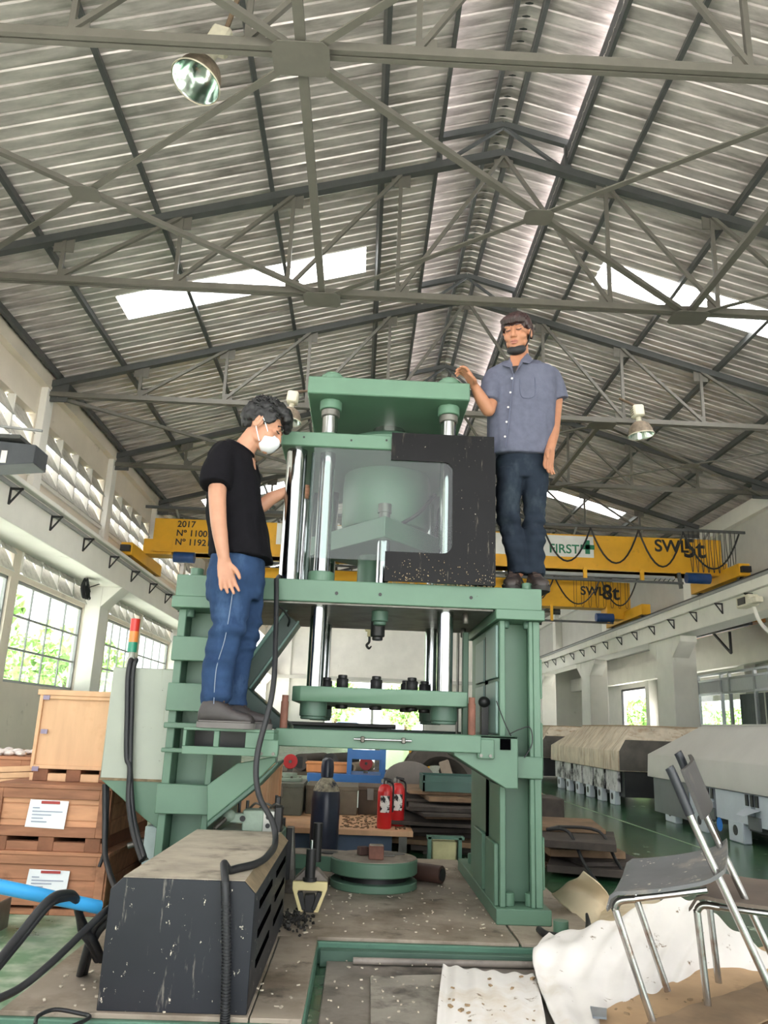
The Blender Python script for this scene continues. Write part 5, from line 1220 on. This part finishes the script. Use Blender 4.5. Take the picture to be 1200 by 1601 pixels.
# ================================================================== TREES OUTSIDE
m_leaf = M('bright_foliage', (176,212,138), .8, var=.35, scale=1.6, dirt=((90,140,70), .5, .7, 2.5))
m_trunk = M('tree_bark', (96,80,62), .9)
rnd = random.Random(4)
def tree(label, x, y, h, r, grp):
    t = thing('tree', label, 'tree', (x,y,-.05), group=grp)
    MB().tube([(0,0,0),(.1,.05,h*.4),(0,0,h*.75)],[.18,.14,.06],8,3).build('trunk', m_trunk, t, world=False)
    q = MB()
    for i in range(260):
        d = Vector((rnd.gauss(0,1),rnd.gauss(0,1),rnd.gauss(0,1))).normalized()*(rnd.random()**.4)
        c = Vector((d.x*r,d.y*r,h*.62+d.z*h*.38)); s_ = rnd.uniform(.18,.42)*r*.5
        e1 = Euler((rnd.random()*6,rnd.random()*6,rnd.random()*6)).to_matrix()
        for k in range(3):
            m_ = e1 @ Euler((k*1.1,.4*k,k*2.)).to_matrix()
            q.add([c+m_ @ Vector(p)*s_ for p in ((-1,0,0),(0,-.5,.15),(1,0,0),(0,.5,.15))],[(0,1,2,3)])
    q.build('foliage', m_leaf, t, world=False, smooth=False, recalc=False)
k = 0
for y in (13,18,22.5,27,33,40): tree('bright green tree outside the left windows, %s from the camera' % ('first','second','third','fourth','fifth','sixth')[k], -13-5.2*(k%2), y+3, 4.6+.5*(k%3), 2.4, 'trees outside the left windows'); k += 1
tree('leafy tree outside the side aisle opening', 22,62,4.2,2.4,'trees outside the aisle')
tree('leafy tree right of the side aisle opening', 22.5,56,4.2,2.4,'trees outside the aisle')
tree('low green tree outside beyond the glazed partition', 28.5,61,3.6,2.2,'trees outside the aisle')
tree('green tree beyond the far gateway, left side', -2.2,75,5.5,2.6,'trees beyond the far gateway')
tree('green tree beyond the far gateway, right side', 4.2,74,5.2,2.6,'trees beyond the far gateway')
# ================================================================== PEOPLE
def remesh(mb, name, mat, parent, voxel, it=6, fn=None):
    me = mb.mesh('tmp', tuple(BASE[parent.name]), smooth=False)
    o = bpy.data.objects.new('tmp', me); COL.objects.link(o)
    r = o.modifiers.new('r','REMESH'); r.mode = 'VOXEL'; r.voxel_size = voxel
    if it: s = o.modifiers.new('s','SMOOTH'); s.factor = .5; s.iterations = it
    dg = bpy.context.evaluated_depsgraph_get()
    m2 = bpy.data.meshes.new_from_object(o.evaluated_get(dg)); bpy.data.objects.remove(o)
    m2.name = name
    if fn:
        b = Vector(BASE[parent.name]); nrm = [v.normal.copy() for v in m2.vertices]
        for v, nn in zip(m2.vertices, nrm):
            v.co += nn*fn(v.co+b, nn)
    m2.polygons.foreach_set('use_smooth',[True]*len(m2.polygons)); m2.materials.clear()
    return link(name, m2, mat, parent)
def cap(mb, pts, rs, n=14, sub=4):
    """tapered limb with rounded ends"""
    mb.tube(pts, rs, n, sub)
    mb.ell(pts[0],(rs[0],)*3,None,n,8); mb.ell(pts[-1],(rs[-1],)*3,None,n,8)
def loft(mb, rings, n=24):
    """rings: (centre, half-width vector a, half-depth vector b, squareness)"""
    vs = []
    for c, a, b, e in rings:
        for k in range(n):
            t = 2*PI*k/n; ct, st = math.cos(t), math.sin(t)
            vs.append(Vector(c)+Vector(a)*(abs(ct)**e)*(1 if ct >= 0 else -1)+Vector(b)*(abs(st)**e)*(1 if st >= 0 else -1))
    N = len(rings)
    mb.add(vs, [tuple(range(n))[::-1], tuple(range((N-1)*n,N*n))]+[(i*n+k,i*n+(k+1)%n,(i+1)*n+(k+1)%n,(i+1)*n+k) for i in range(N-1) for k in range(n)])
def xf(mb, m):
    mb.v = [tuple(m @ Vector(p)) for p in mb.v]; return mb
def head_mb(s=1.0):
    """face towards -y, up z, origin at ear level in the middle of the head"""
    q = MB()
    q.ell((0,.012,.035),(.076,.094,.086),None,24,16)
    q.ell((0,-.028,-.03),(.062,.062,.07),None,20,14)
    q.ell((0,-.052,-.075),(.040,.036,.034),None,16,10)
    q.ell((0,-.076,-.098),(.020,.016,.016),None,12,8)
    for x in (-1,1):
        q.ell((x*.040,-.058,-.028),(.026,.026,.026),None,12,8)
        q.ell((x*.030,-.080,.028),(.026,.012,.008),(0,0,x*-.35),12,8)
        q.ell((x*.078,.006,-.006),(.010,.020,.032),(.15,0,0),12,8)
        q.ell((x*.046,-.02,-.062),(.018,.04,.026),None,12,8)
        q.ell((x*.012,-.098,-.030),(.009,.010,.008),None,10,6)
        q.ell((x*.031,-.077,.008),(.016,.012,.010),None,10,8)
    q.tube([(0,-.084,.022),(0,-.094,.0),(0,-.106,-.024)],[.009,.010,.013],10,3); q.ell((0,-.106,-.026),(.013,.012,.011),None,12,8)
    q.ell((0,-.088,-.058),(.024,.010,.008),None,12,8); q.ell((0,-.086,-.068),(.020,.010,.008),None,12,8)
    if s != 1: xf(q, Matrix.Scale(s,4))
    return q
def hand_mb(wrist, palm_dir, side_dir, curl=.35, s=1.0, thumb=1, spread=.12, curls=None, ts=1.0):
    """hand from the wrist along palm_dir; side_dir points to the thumb side; returns mb"""
    q = MB(); d = Vector(palm_dir).normalized(); sd = Vector(side_dir); sd = (sd-d*sd.dot(d)).normalized(); nm = d.cross(sd)*thumb
    w0 = Vector(wrist)
    loft(q, [(w0-d*.01, sd*.027*s, nm*.020*s, .9),(w0+d*.03*s, sd*.036*s, nm*.017*s, .8),(w0+d*.075*s, sd*.041*s, nm*.014*s, .8),(w0+d*.092*s, sd*.039*s, nm*.011*s, .9)], 16)
    for i, (o, L_) in enumerate(((.030,.070),(.010,.080),(-.010,.074),(-.029,.058))):
        b = w0+d*.085*s+sd*o*s; dd = (d+sd*(1.5-i)*spread*.5).normalized(); pts = [b-dd*.015]; p = b; a = (curls[i] if curls else curl)
        ang = 0
        for k, f in enumerate((.45,.32,.26)):
            ang += a*(.6,1.0,.9)[k]; p = p+(dd*math.cos(ang)-nm*math.sin(ang))*L_*f*s; pts.append(p)
        cap(q, pts, [.0095*s,.0095*s,.0085*s,.0070*s], 10, 3)
    b = w0+d*.022*s+sd*.026*s; t1 = b+(d*(.5+.6*(1-ts))+sd*.75*ts-nm*(.3+.5*(1-ts))).normalized()*.038*s; t2 = t1+(d*.85+sd*.3-nm*.35).normalized()*.030*s; t3 = t2+(d*.95+sd*.05-nm*.3).normalized()*.024*s
    cap(q, [b-sd*.01,t1,t2,t3], [.014*s,.012*s,.0105*s,.008*s], 10, 3)
    return q
def wrinkle(amp, fx=6, fz=22, seed=0, mask=None):
    def f(co, nn):
        a = amp*(mask(co) if mask else 1)
        return a*(noise.noise(Vector((co.x*fx+seed,co.y*fx,co.z*fz)))+.5*noise.noise(Vector((co.x*fx*2.3,co.y*fx*2.3+seed,co.z*fz*.6+co.x*14))))
    return f
def join(*mbs):
    q = MB()
    for m in mbs: q.add(m.v, m.f)
    return q
SK1 = M('skin_light_tan', (180,132,108), .5, var=.06, scale=12, spec=.35)
SK2 = M('skin_tan', (164,114,88), .5, var=.06, scale=12, spec=.35)
HAIR1 = M('black_hair', (20,19,21), .55, var=.3, scale=40)
HAIR2 = M('dark_brown_hair', (46,26,26), .5, var=.3, scale=40)
TEE = M('black_tshirt_cotton', (20,19,23), .9, var=.12, scale=30, spec=.1)
JEAN1 = M('blue_denim', (44,64,96), .9, var=.16, scale=9, spec=.15, dirt=[((76,100,134), .54, .76, 5, (1,1,.5)), ((30,46,80), .58, .8, 7)])
JEAN2 = M('dark_faded_denim', (34,41,52), .9, var=.16, scale=9, spec=.15, dirt=((66,76,84), .55, .8, 5, (1,1,.5)))
SHIRT = M('grey_blue_work_shirt', (88,90,106), .85, var=.08, scale=24, spec=.15)
SHOE = M('grey_brown_leather', (58,53,53), .5, var=.12, scale=14)
SOLE = M('grey_rubber_sole', (104,100,98), .7, var=.1)
MASKW = M('white_face_mask', (226,226,232), .7, var=.03)
MASKB = M('black_face_mask', (26,26,30), .7)
def shoe(parent, heel, toe, zb, s=1.0, mats=(SHOE,SOLE)):
    d = (Vector(toe)-Vector(heel)); L_ = d.length; d.normalize(); sd = Vector((0,0,1)).cross(d); up = Vector((0,0,1)); h0 = Vector((heel[0],heel[1],zb))
    q = MB(); R_ = []
    for t, w_, h_ in ((0,.028,.06),(.05,.037,.10),(.2,.041,.118),(.34,.041,.112),(.48,.042,.092),(.62,.045,.070),(.78,.046,.058),(.9,.042,.052),(.98,.030,.040),(1.01,.016,.024)):
        R_.append((h0+d*L_*t+up*(.018+h_/2), sd*w_, up*(h_/2), .8))
    loft(q, R_, 20)
    u = remesh(q, 'shoe', mats[0], parent, .006, 3)
    q = MB(); prof = [(-.008,.024),(.05,.040),(.2,.044),(.45,.042),(.7,.050),(.88,.046),(.98,.032),(1.03,.012)]
    pts = [h0+d*L_*t+sd*w_ for t,w_ in prof]+[h0+d*L_*t-sd*w_ for t,w_ in prof[::-1]]
    n = len(pts); q.add([p for p in pts]+[p+up*.026 for p in pts],[tuple(range(n))[::-1],tuple(range(n,2*n))]+[(i,(i+1)%n,n+(i+1)%n,n+i) for i in range(n)])
    q.build('sole', mats[1], u)
    MB().tube([h0+d*L_*t+sd*w_+up*.030 for t,w_ in prof[1:-1]],.0035,6,3).build('welt', mats[1], u); MB().tube([h0+d*L_*t-sd*w_+up*.030 for t,w_ in prof[1:-1]],.0035,6,3).build('welt', mats[1], u)
    for k in range(4):
        c = h0+d*L_*(.36+.07*k)+up*(.132-.014*k)
        MB().tube([c-sd*.022+d*.008*(k%2),c+up*.004,c+sd*.022-d*.008*(k%2)],.0045,6,2).build('lace', M('dark_lace', (62,48,44), .8), u)
    return u
# ------------------------------------------------------------------ man on the left step (profile, facing +x, looking down)
YL = 3.93
man1 = thing('person', 'man in black t-shirt, blue jeans and white face mask standing on the step', 'person', tuple(at(352,1134,y=YL)))
A = lambda px, py, dy=0: at(px,py,y=YL+dy)
zstep = 1.118
# head: face towards +x, tipped forward
hc = A(411,668)
Rh = Matrix.Rotation(math.radians(28),4,'Y') @ Matrix.Rotation(PI/2,4,'Z') @ Matrix.Scale(1.06,4)
Mh = Matrix.Translation(hc) @ Rh
hd = xf(head_mb(), Mh)
sk = join(hd)
cap(sk, [A(374,712), A(386,696), A(400,678)], [.062,.056,.055], 16)
nearS, nearE, nearW = A(346,712,-.17), A(341,808,-.235), A(350,874,-.235)
cap(sk, [A(372,722), A(350,722,-.14)], [.05,.04]); nearS = A(348,722,-.16); cap(sk, [nearS, A(340,760,-.21), nearE, A(344,835,-.24), nearW], [.042,.045,.040,.037,.027])
farS, farE = A(385,715,.17), A(398,790,.22)
hndW = A(447,768,.27)
cap(sk, [A(375,715), farS], [.06,.05]); cap(sk, [farS, farE, A(425,778,.25), hndW], [.05,.04,.037,.027])
# torso, hips and legs under the clothes
cap(sk, [A(370,730), A(368,800), A(372,868)], [.10,.10,.10])
cap(sk, [A(363,890,-.085), A(357,975,-.085), A(341,1050,-.085), A(338,1110,-.085)], [.06,.045,.035,.03]); cap(sk, [A(383,890,.09), A(384,980,.09), A(369,1050,.09), A(366,1110,.09)], [.06,.045,.035,.03])
hn = hand_mb(nearW, (A(356,915,-.24)-nearW), (.9,.45,0), .2, 1.06, -1, .2, None, .3)
hf = hand_mb(hndW, (1,.25,.12), (.1,-.1,1), .5, 1.0, 1, .1)
body1 = remesh(join(sk,hn,hf), 'body', SK1, man1, .005, 4)
# t-shirt
def ring(pxb, pxf, py, dep, yoff=0, py2=None):
    a, c = A(pxb,py,yoff), A(pxf,py2 or py,yoff); return ((a+c)/2, (c-a)/2, Vector((0,dep,0)), .85)
q = MB()
loft(q, [ring(356,392,690,.07,0,708),ring(338,394,700,.13,0,716),ring(328,398,718,.19,0,730),ring(324,404,745,.20),ring(323,410,780,.19),ring(324,415,815,.18),ring(327,420,845,.185),ring(329,427,872,.19,0,878)], 32)
q.tube([A(353,712,-.11), A(347,722,-.16), A(341,740,-.20), A(337,760,-.225)], [.07,.078,.078,.074], 20, 4); q.ell(A(353,712,-.11),(.07,.07,.07)); q.tube([A(372,716,.13), A(384,742,.20), A(390,762,.22)], [.075,.072,.068], 18, 4); q.ell(A(372,716,.13),(.075,.075,.075))
remesh(q, 't_shirt', TEE, man1, .007, 5, wrinkle(.013, 7, 9, 3))
q = MB(); q.tube([A(356,690)+Vector((0,.075*math.sin(t),0))+(A(396,712)-A(356,690))*(.5-.5*math.cos(t)) for t in [2*PI*i/20 for i in range(21)]],.006,8); q.build('collar', TEE, man1)
# jeans
q = MB()
loft(q, [ring(331,412,862,.165),ring(327,414,885,.165),ring(322,413,915,.16),ring(325,405,940,.15)], 28)
def leg(rows, dy):
    R_ = []
    for pxb, pxf, py, dep in rows:
        a, c = A(pxb,py,dy), A(pxf,py,dy); R_.append(((a+c)/2,(c-a)/2,Vector((0,dep,0)),.95))
    loft(q, R_, 24)
leg([(328,398,895,.095),(326,394,930,.09),(330,386,975,.078),(322,376,1010,.068),(315,366,1050,.062),(314,360,1085,.058),(316,360,1103,.056)], -.085)
leg([(352,413,895,.095),(356,412,935,.09),(362,408,980,.078),(353,400,1010,.068),(348,390,1050,.062),(346,386,1085,.058),(348,384,1103,.056)], .09)
def kmask(co): return .5+1.4*math.exp(-((co.z-1.55)/.10)**2)+1.6*math.exp(-((co.z-1.23)/.07)**2)
j1 = remesh(q, 'jeans', JEAN1, man1, .007, 4, wrinkle(.011, 6, 26, 9, kmask))
seam = M('pale_seam_thread', (128,140,160), .8)
MB().tube([A(366,905,-.178),A(360,950,-.172),A(351,1000,-.158),A(338,1045,-.15),A(334,1100,-.145)],.0022,5,5).build('side_seam', seam, j1)
p = A(310,1130,-.1); shoe(man1, (p.x,YL-.10,0), (A(397,1130,-.1).x,YL-.13,0), zstep)
p = A(340,1130,.1); shoe(man1, (p.x,YL+.09,0), (A(424,1130,.1).x,YL+.06,0), zstep)
# hair
q = MB()
for c, r in (((0,.03,.068),(.088,.098,.082)),((0,.072,.035),(.080,.062,.085)),((0,-.045,.105),(.076,.062,.042)),((0,-.085,.088),(.066,.030,.036)),((.02,-.105,.062),(.045,.016,.030)),((.07,.02,.03),(.020,.05,.05)),((-.07,.02,.03),(.020,.05,.05)),((.072,-.03,.05),(.014,.03,.04)),((-.072,-.03,.05),(.014,.03,.04))):
    q.ell(c,r,None,20,12)
xf(q, Mh)
remesh(q, 'hair', HAIR1, man1, .006, 2, lambda co, nn: .010*noise.noise(co*26)+.006*noise.noise(co*60))
rnd = random.Random(2); q = MB()
for i in range(170):
    d = Vector((rnd.uniform(-1,1),rnd.uniform(-1,1),rnd.uniform(-.1,1))).normalized()
    b = Vector((d.x*.086,.03+d.y*.10,.066+d.z*.085)); e = b+Vector((d.x*.2,-.6+d.y*.4,.15+d.z*.2)).normalized()*rnd.uniform(.02,.042)+Vector((0,0,-.012))
    q.tube([b*.93,(b+e)/2+d*.008,e],[.006,.005,.001],5)
hr = xf(q, Mh).build('hair_tufts', HAIR1, man1); hr['kind'] = 'stuff'
# mask, ear loops, brow, eye
q = MB(); q.ell((0,-.066,-.058),(.064,.050,.052),None,24,16); q.ell((0,-.095,-.045),(.034,.026,.034),None,16,10)
mk = remesh(xf(q,Mh), 'face_mask', MASKW, man1, .005, 5)
for s_ in (-1,1):
    MB().tube([Mh @ Vector(p) for p in ((s_*.060,-.05,-.022),(s_*.082,-.012,.012),(s_*.088,.012,.022),(s_*.090,.024,.005),(s_*.084,.012,-.028),(s_*.062,-.04,-.084))],.0028,6,4).build('ear_loop', MASKW, mk)
    MB().tube([Mh @ Vector(p) for p in ((s_*.018,-.094,.030),(s_*.034,-.090,.036),(s_*.052,-.076,.030))],.0045,6,3).build('eyebrow', HAIR1, man1)
    MB().tube([Mh @ Vector(p) for p in ((s_*.018,-.092,.008),(s_*.032,-.091,.004),(s_*.046,-.080,.008))],.003,6,3).build('eyelid', HAIR1, man1)
    q = MB(); q.ell((s_*.086,.014,-.004),(.006,.020,.033),(.12,0,s_*.35),14,10); q.ell((s_*.090,.020,.004),(.006,.011,.020),(.12,0,s_*.35),10,8); xf(q,Mh).build('ear', SK1, man1)
# ------------------------------------------------------------------ man on the press table (facing the camera)
YR = 4.33
man2 = thing('person', 'man in a grey-blue work shirt and dark jeans standing on the press table', 'person', tuple(at(815,910,y=YR)))
A2 = lambda px, py, dy=0: at(px,py,y=YR+dy)
ztab = 1.88
hc2 = A2(808,521,-.02)
Mh2 = Matrix.Translation(hc2) @ Matrix.Rotation(math.radians(-26),4,'Z') @ Matrix.Rotation(math.radians(17),4,'X') @ Matrix.Scale(1.02,4)
sk = xf(head_mb(), Mh2)
cap(sk, [A2(814,580,.03), A2(812,560,.02), A2(811,540,.02)], [.062,.055,.055], 16)
sh_l, sh_r = A2(770,585,.0), A2(858,583,.02)
cap(sk, [A2(814,594,.03), A2(780,596,.0)], [.05,.038]); cap(sk, [A2(814,594,.03), A2(850,594,.02)], [.05,.038]); sh_l, sh_r = A2(778,596,.0), A2(856,594,.02)
eL, wL = A2(763,640,-.10), A2(743,606,-.16)
cap(sk, [sh_l, eL], [.038,.041]); cap(sk, [eL, A2(752,623,-.13), wL], [.041,.038,.027])
eR, wR = A2(866,652,.04), A2(860,700,-.09)
cap(sk, [sh_r, A2(868,615,.05), eR, A2(864,675,-.02), wR], [.038,.042,.039,.037,.027])
cap(sk, [A2(814,600,.03), A2(814,660,.03), A2(814,715,.02)], [.11,.10,.10])
cap(sk, [A2(797,735,.0), A2(794,800,.0), A2(800,840,.0), A2(810,895,.0)], [.055,.04,.034,.03]); cap(sk, [A2(836,735,.0), A2(834,800,.0), A2(834,840,.0), A2(833,895,.0)], [.055,.04,.034,.03])
hL = hand_mb(wL, A2(729,582,-.19)-wL, (.2,-1,0), .6, 1.05, 1, .3, (.45,.6,.7,.8))
hR = hand_mb(wR, A2(854,742,-.12)-wR, (-.75,-.65,0), .22, 1.08, 1, .2, None, .6)
remesh(join(sk,hL,hR), 'body', SK2, man2, .005, 3)
def ring2(pxl, pxr, py, dep, dy=.03, pyr=None):
    a, c = A2(pxl,py,dy), A2(pxr,pyr or py,dy); return ((a+c)/2,(c-a)/2,Vector((0,dep,0)),.8)
q = MB()
loft(q, [ring2(800,829,567,.05,.045),ring2(780,847,571,.085,.035),ring2(764,864,580,.115,.02),ring2(759,869,596,.125,.02),ring2(760,868,620,.13,.02),ring2(761,866,655,.13,.01),ring2(763,864,690,.13,.01),ring2(766,861,714,.13,.01,719)], 32)
q.tube([A2(852,584,.02), A2(859,592,.03), A2(865,606,.04), A2(870,626,.05)], [.062,.068,.070,.074], 20, 4); q.ell(A2(852,585,.02),(.064,.064,.06)); q.tube([A2(776,586,.0), A2(770,597,-.03), A2(766,612,-.06), A2(764,628,-.08)], [.062,.064,.062,.06], 20, 4); q.ell(A2(776,587,.0),(.062,.062,.06))
def smask(co): return .7+1.0*math.exp(-((co.z-2.42)/.15)**2)
st2 = remesh(q, 'work_shirt', SHIRT, man2, .007, 4, wrinkle(.014, 9, 6, 5, smask))
# collar lapels, placket, buttons, pocket
def sfront(px, py, up=0): return A2(px,py,-.118-up)
def flap(name, pts, mat, parent, th=.004):
    n = len(pts); q = MB(); q.add([Vector(p) for p in pts]+[Vector(p)+Vector((0,th,0)) for p in pts],[tuple(range(n)),tuple(range(n,2*n))[::-1]]+[(i,(i+1)%n,n+(i+1)%n,n+i) for i in range(n)]); return q.build(name, mat, parent)
flap('collar_lapel', [A2(797,557,-.055),A2(794,566,-.085),A2(785,571,-.105),A2(797,574,-.125),A2(802,584,-.142),A2(801,570,-.115)], SHIRT, st2)
flap('collar_lapel', [A2(824,551,-.03),A2(833,562,-.075),A2(827,568,-.105),A2(817,566,-.12),A2(805,584,-.142),A2(814,562,-.10)], SHIRT, st2)
flap('undershirt', [A2(800,572,-.122),A2(810,571,-.12),A2(804,583,-.14)], MASKB, st2)
flap('neck_skin', [A2(797,556,-.055),A2(819,555,-.05),A2(813,569,-.105),A2(804,582,-.135),A2(799,570,-.11)], SK2, st2)
MB().tube([A2(803,584,-.128),A2(799,620,-.124),A2(794,665,-.124),A2(790,700,-.124)],.003,6,4).build('placket_edge', M('shirt_shadow_seam', (84,88,108), .85), st2)
for py, px in ((591,800),(613,797.5),(636,794),(659,791.5),(682,789)): MB().cyl(A2(px,py,-.124),A2(px,py,-.132),.006,n=12).build('button', M('shirt_button', (196,190,190), .4), st2)
MB().tube([A2(813,592,-.121),A2(814,617,-.123),A2(824,622,-.121),A2(836,616,-.113),A2(836,590,-.108)],.0022,6,5).build('pocket_seam', M('shirt_shadow_seam', (84,88,108), .85), st2)
# jeans
q = MB()
loft(q, [ring2(777,855,708,.11,.02),ring2(775,857,730,.115,.02),ring2(776,856,752,.105,.01)], 28)
def leg2(rows, dy):
    loft(q, [ring2(a,c,py,dep,dy) for a,c,py,dep in rows], 24)
leg2([(776,818,735,.10),(776,815,765,.09),(777,811,800,.072),(784,817,840,.066),(792,824,870,.066),(794,826,900,.07)], .0)
leg2([(815,857,735,.10),(817,855,765,.09),(818,851,800,.072),(818,851,840,.066),(818,850,870,.066),(818,850,900,.07)], .0)
def kmask2(co): return .6+1.3*math.exp(-((co.z-2.28)/.10)**2)+1.6*math.exp(-((co.z-1.98)/.07)**2)
remesh(q, 'jeans', JEAN2, man2, .007, 4, wrinkle(.011, 7, 24, 4, kmask2))
D2 = M('dark_brown_boot', (46,38,36), .5); D3 = M('dark_sole', (36,32,30), .7)
xa = A2(808,900).x; xb = A2(834,900).x
shoe(man2, (xa+.0,YR+.06,0), (xa-.07,YR-.17,0), ztab, 1, (D2,D3)); shoe(man2, (xb+.0,YR+.05,0), (xb+.005,YR-.20,0), ztab, 1, (D2,D3))
# hair: bowl-shaped fringe
q = MB()
for c, r in (((0,.018,.055),(.088,.104,.078)),((0,-.062,.072),(.072,.046,.036)),((.070,-.012,.045),(.018,.045,.036)),((-.070,-.012,.045),(.018,.045,.036)),((.072,.035,.01),(.020,.045,.05)),((-.072,.035,.01),(.020,.045,.05)),((0,.075,.01),(.072,.04,.07))):
    q.ell(c,r,None,20,12)
remesh(xf(q,Mh2), 'hair', HAIR2, man2, .005, 3, lambda co, nn: .004*noise.noise(Vector((co.x*60,co.y*60,co.z*14))))
q = MB(); rnd = random.Random(6)
for i in range(60):
    x = -.070+.140*i/59; y = -.100+.55*x*x*10*.9
    z0 = .085; z1 = .045+.010*rnd.random()
    q.tube([(x,y+.03,z0),(x*1.02,y-.004,(z0+z1)/2),(x*1.02,y,z1)],[.006,.006,.002],5)
hr = xf(q,Mh2).build('fringe', HAIR2, man2); hr['kind'] = 'stuff'
# mask pulled under the chin
q = MB(); q.ell((0,-.050,-.104),(.058,.052,.030),(.25,0,0),24,14); q.ell((0,-.075,-.112),(.034,.026,.020),None,16,10)
mk2 = remesh(xf(q,Mh2), 'face_mask', MASKB, man2, .005, 4)
for s_ in (-1,1):
    MB().tube([Mh2 @ Vector(p) for p in ((s_*.054,-.045,-.092),(s_*.072,-.022,-.05),(s_*.083,-.006,.005),(s_*.088,.014,.022),(s_*.084,.024,-.02))],.004,6,4).build('ear_strap', MASKB, mk2)
    MB().tube([Mh2 @ Vector(p) for p in ((s_*.016,-.093,.032),(s_*.032,-.090,.037),(s_*.052,-.076,.030))],.0042,6,3).build('eyebrow', HAIR2, man2)
    MB().tube([Mh2 @ Vector(p) for p in ((s_*.017,-.0895,.008),(s_*.031,-.0905,.004),(s_*.046,-.079,.008))],.0032,6,3).build('eyelid', HAIR2, man2)
LIP = M('lip_tone', (150,92,84), .45)
MB().tube([Mh2 @ Vector(p) for p in ((-.024,-.088,-.061),(-.008,-.0985,-.057),(0,-.0985,-.059),(.008,-.0985,-.057),(.024,-.088,-.061))],[.002,.005,.005,.005,.002],8,3).build('upper_lip', LIP, man2)
MB().tube([Mh2 @ Vector(p) for p in ((-.020,-.088,-.067),(0,-.0965,-.070),(.020,-.088,-.067))],[.002,.0055,.002],8,4).build('lower_lip', LIP, man2)
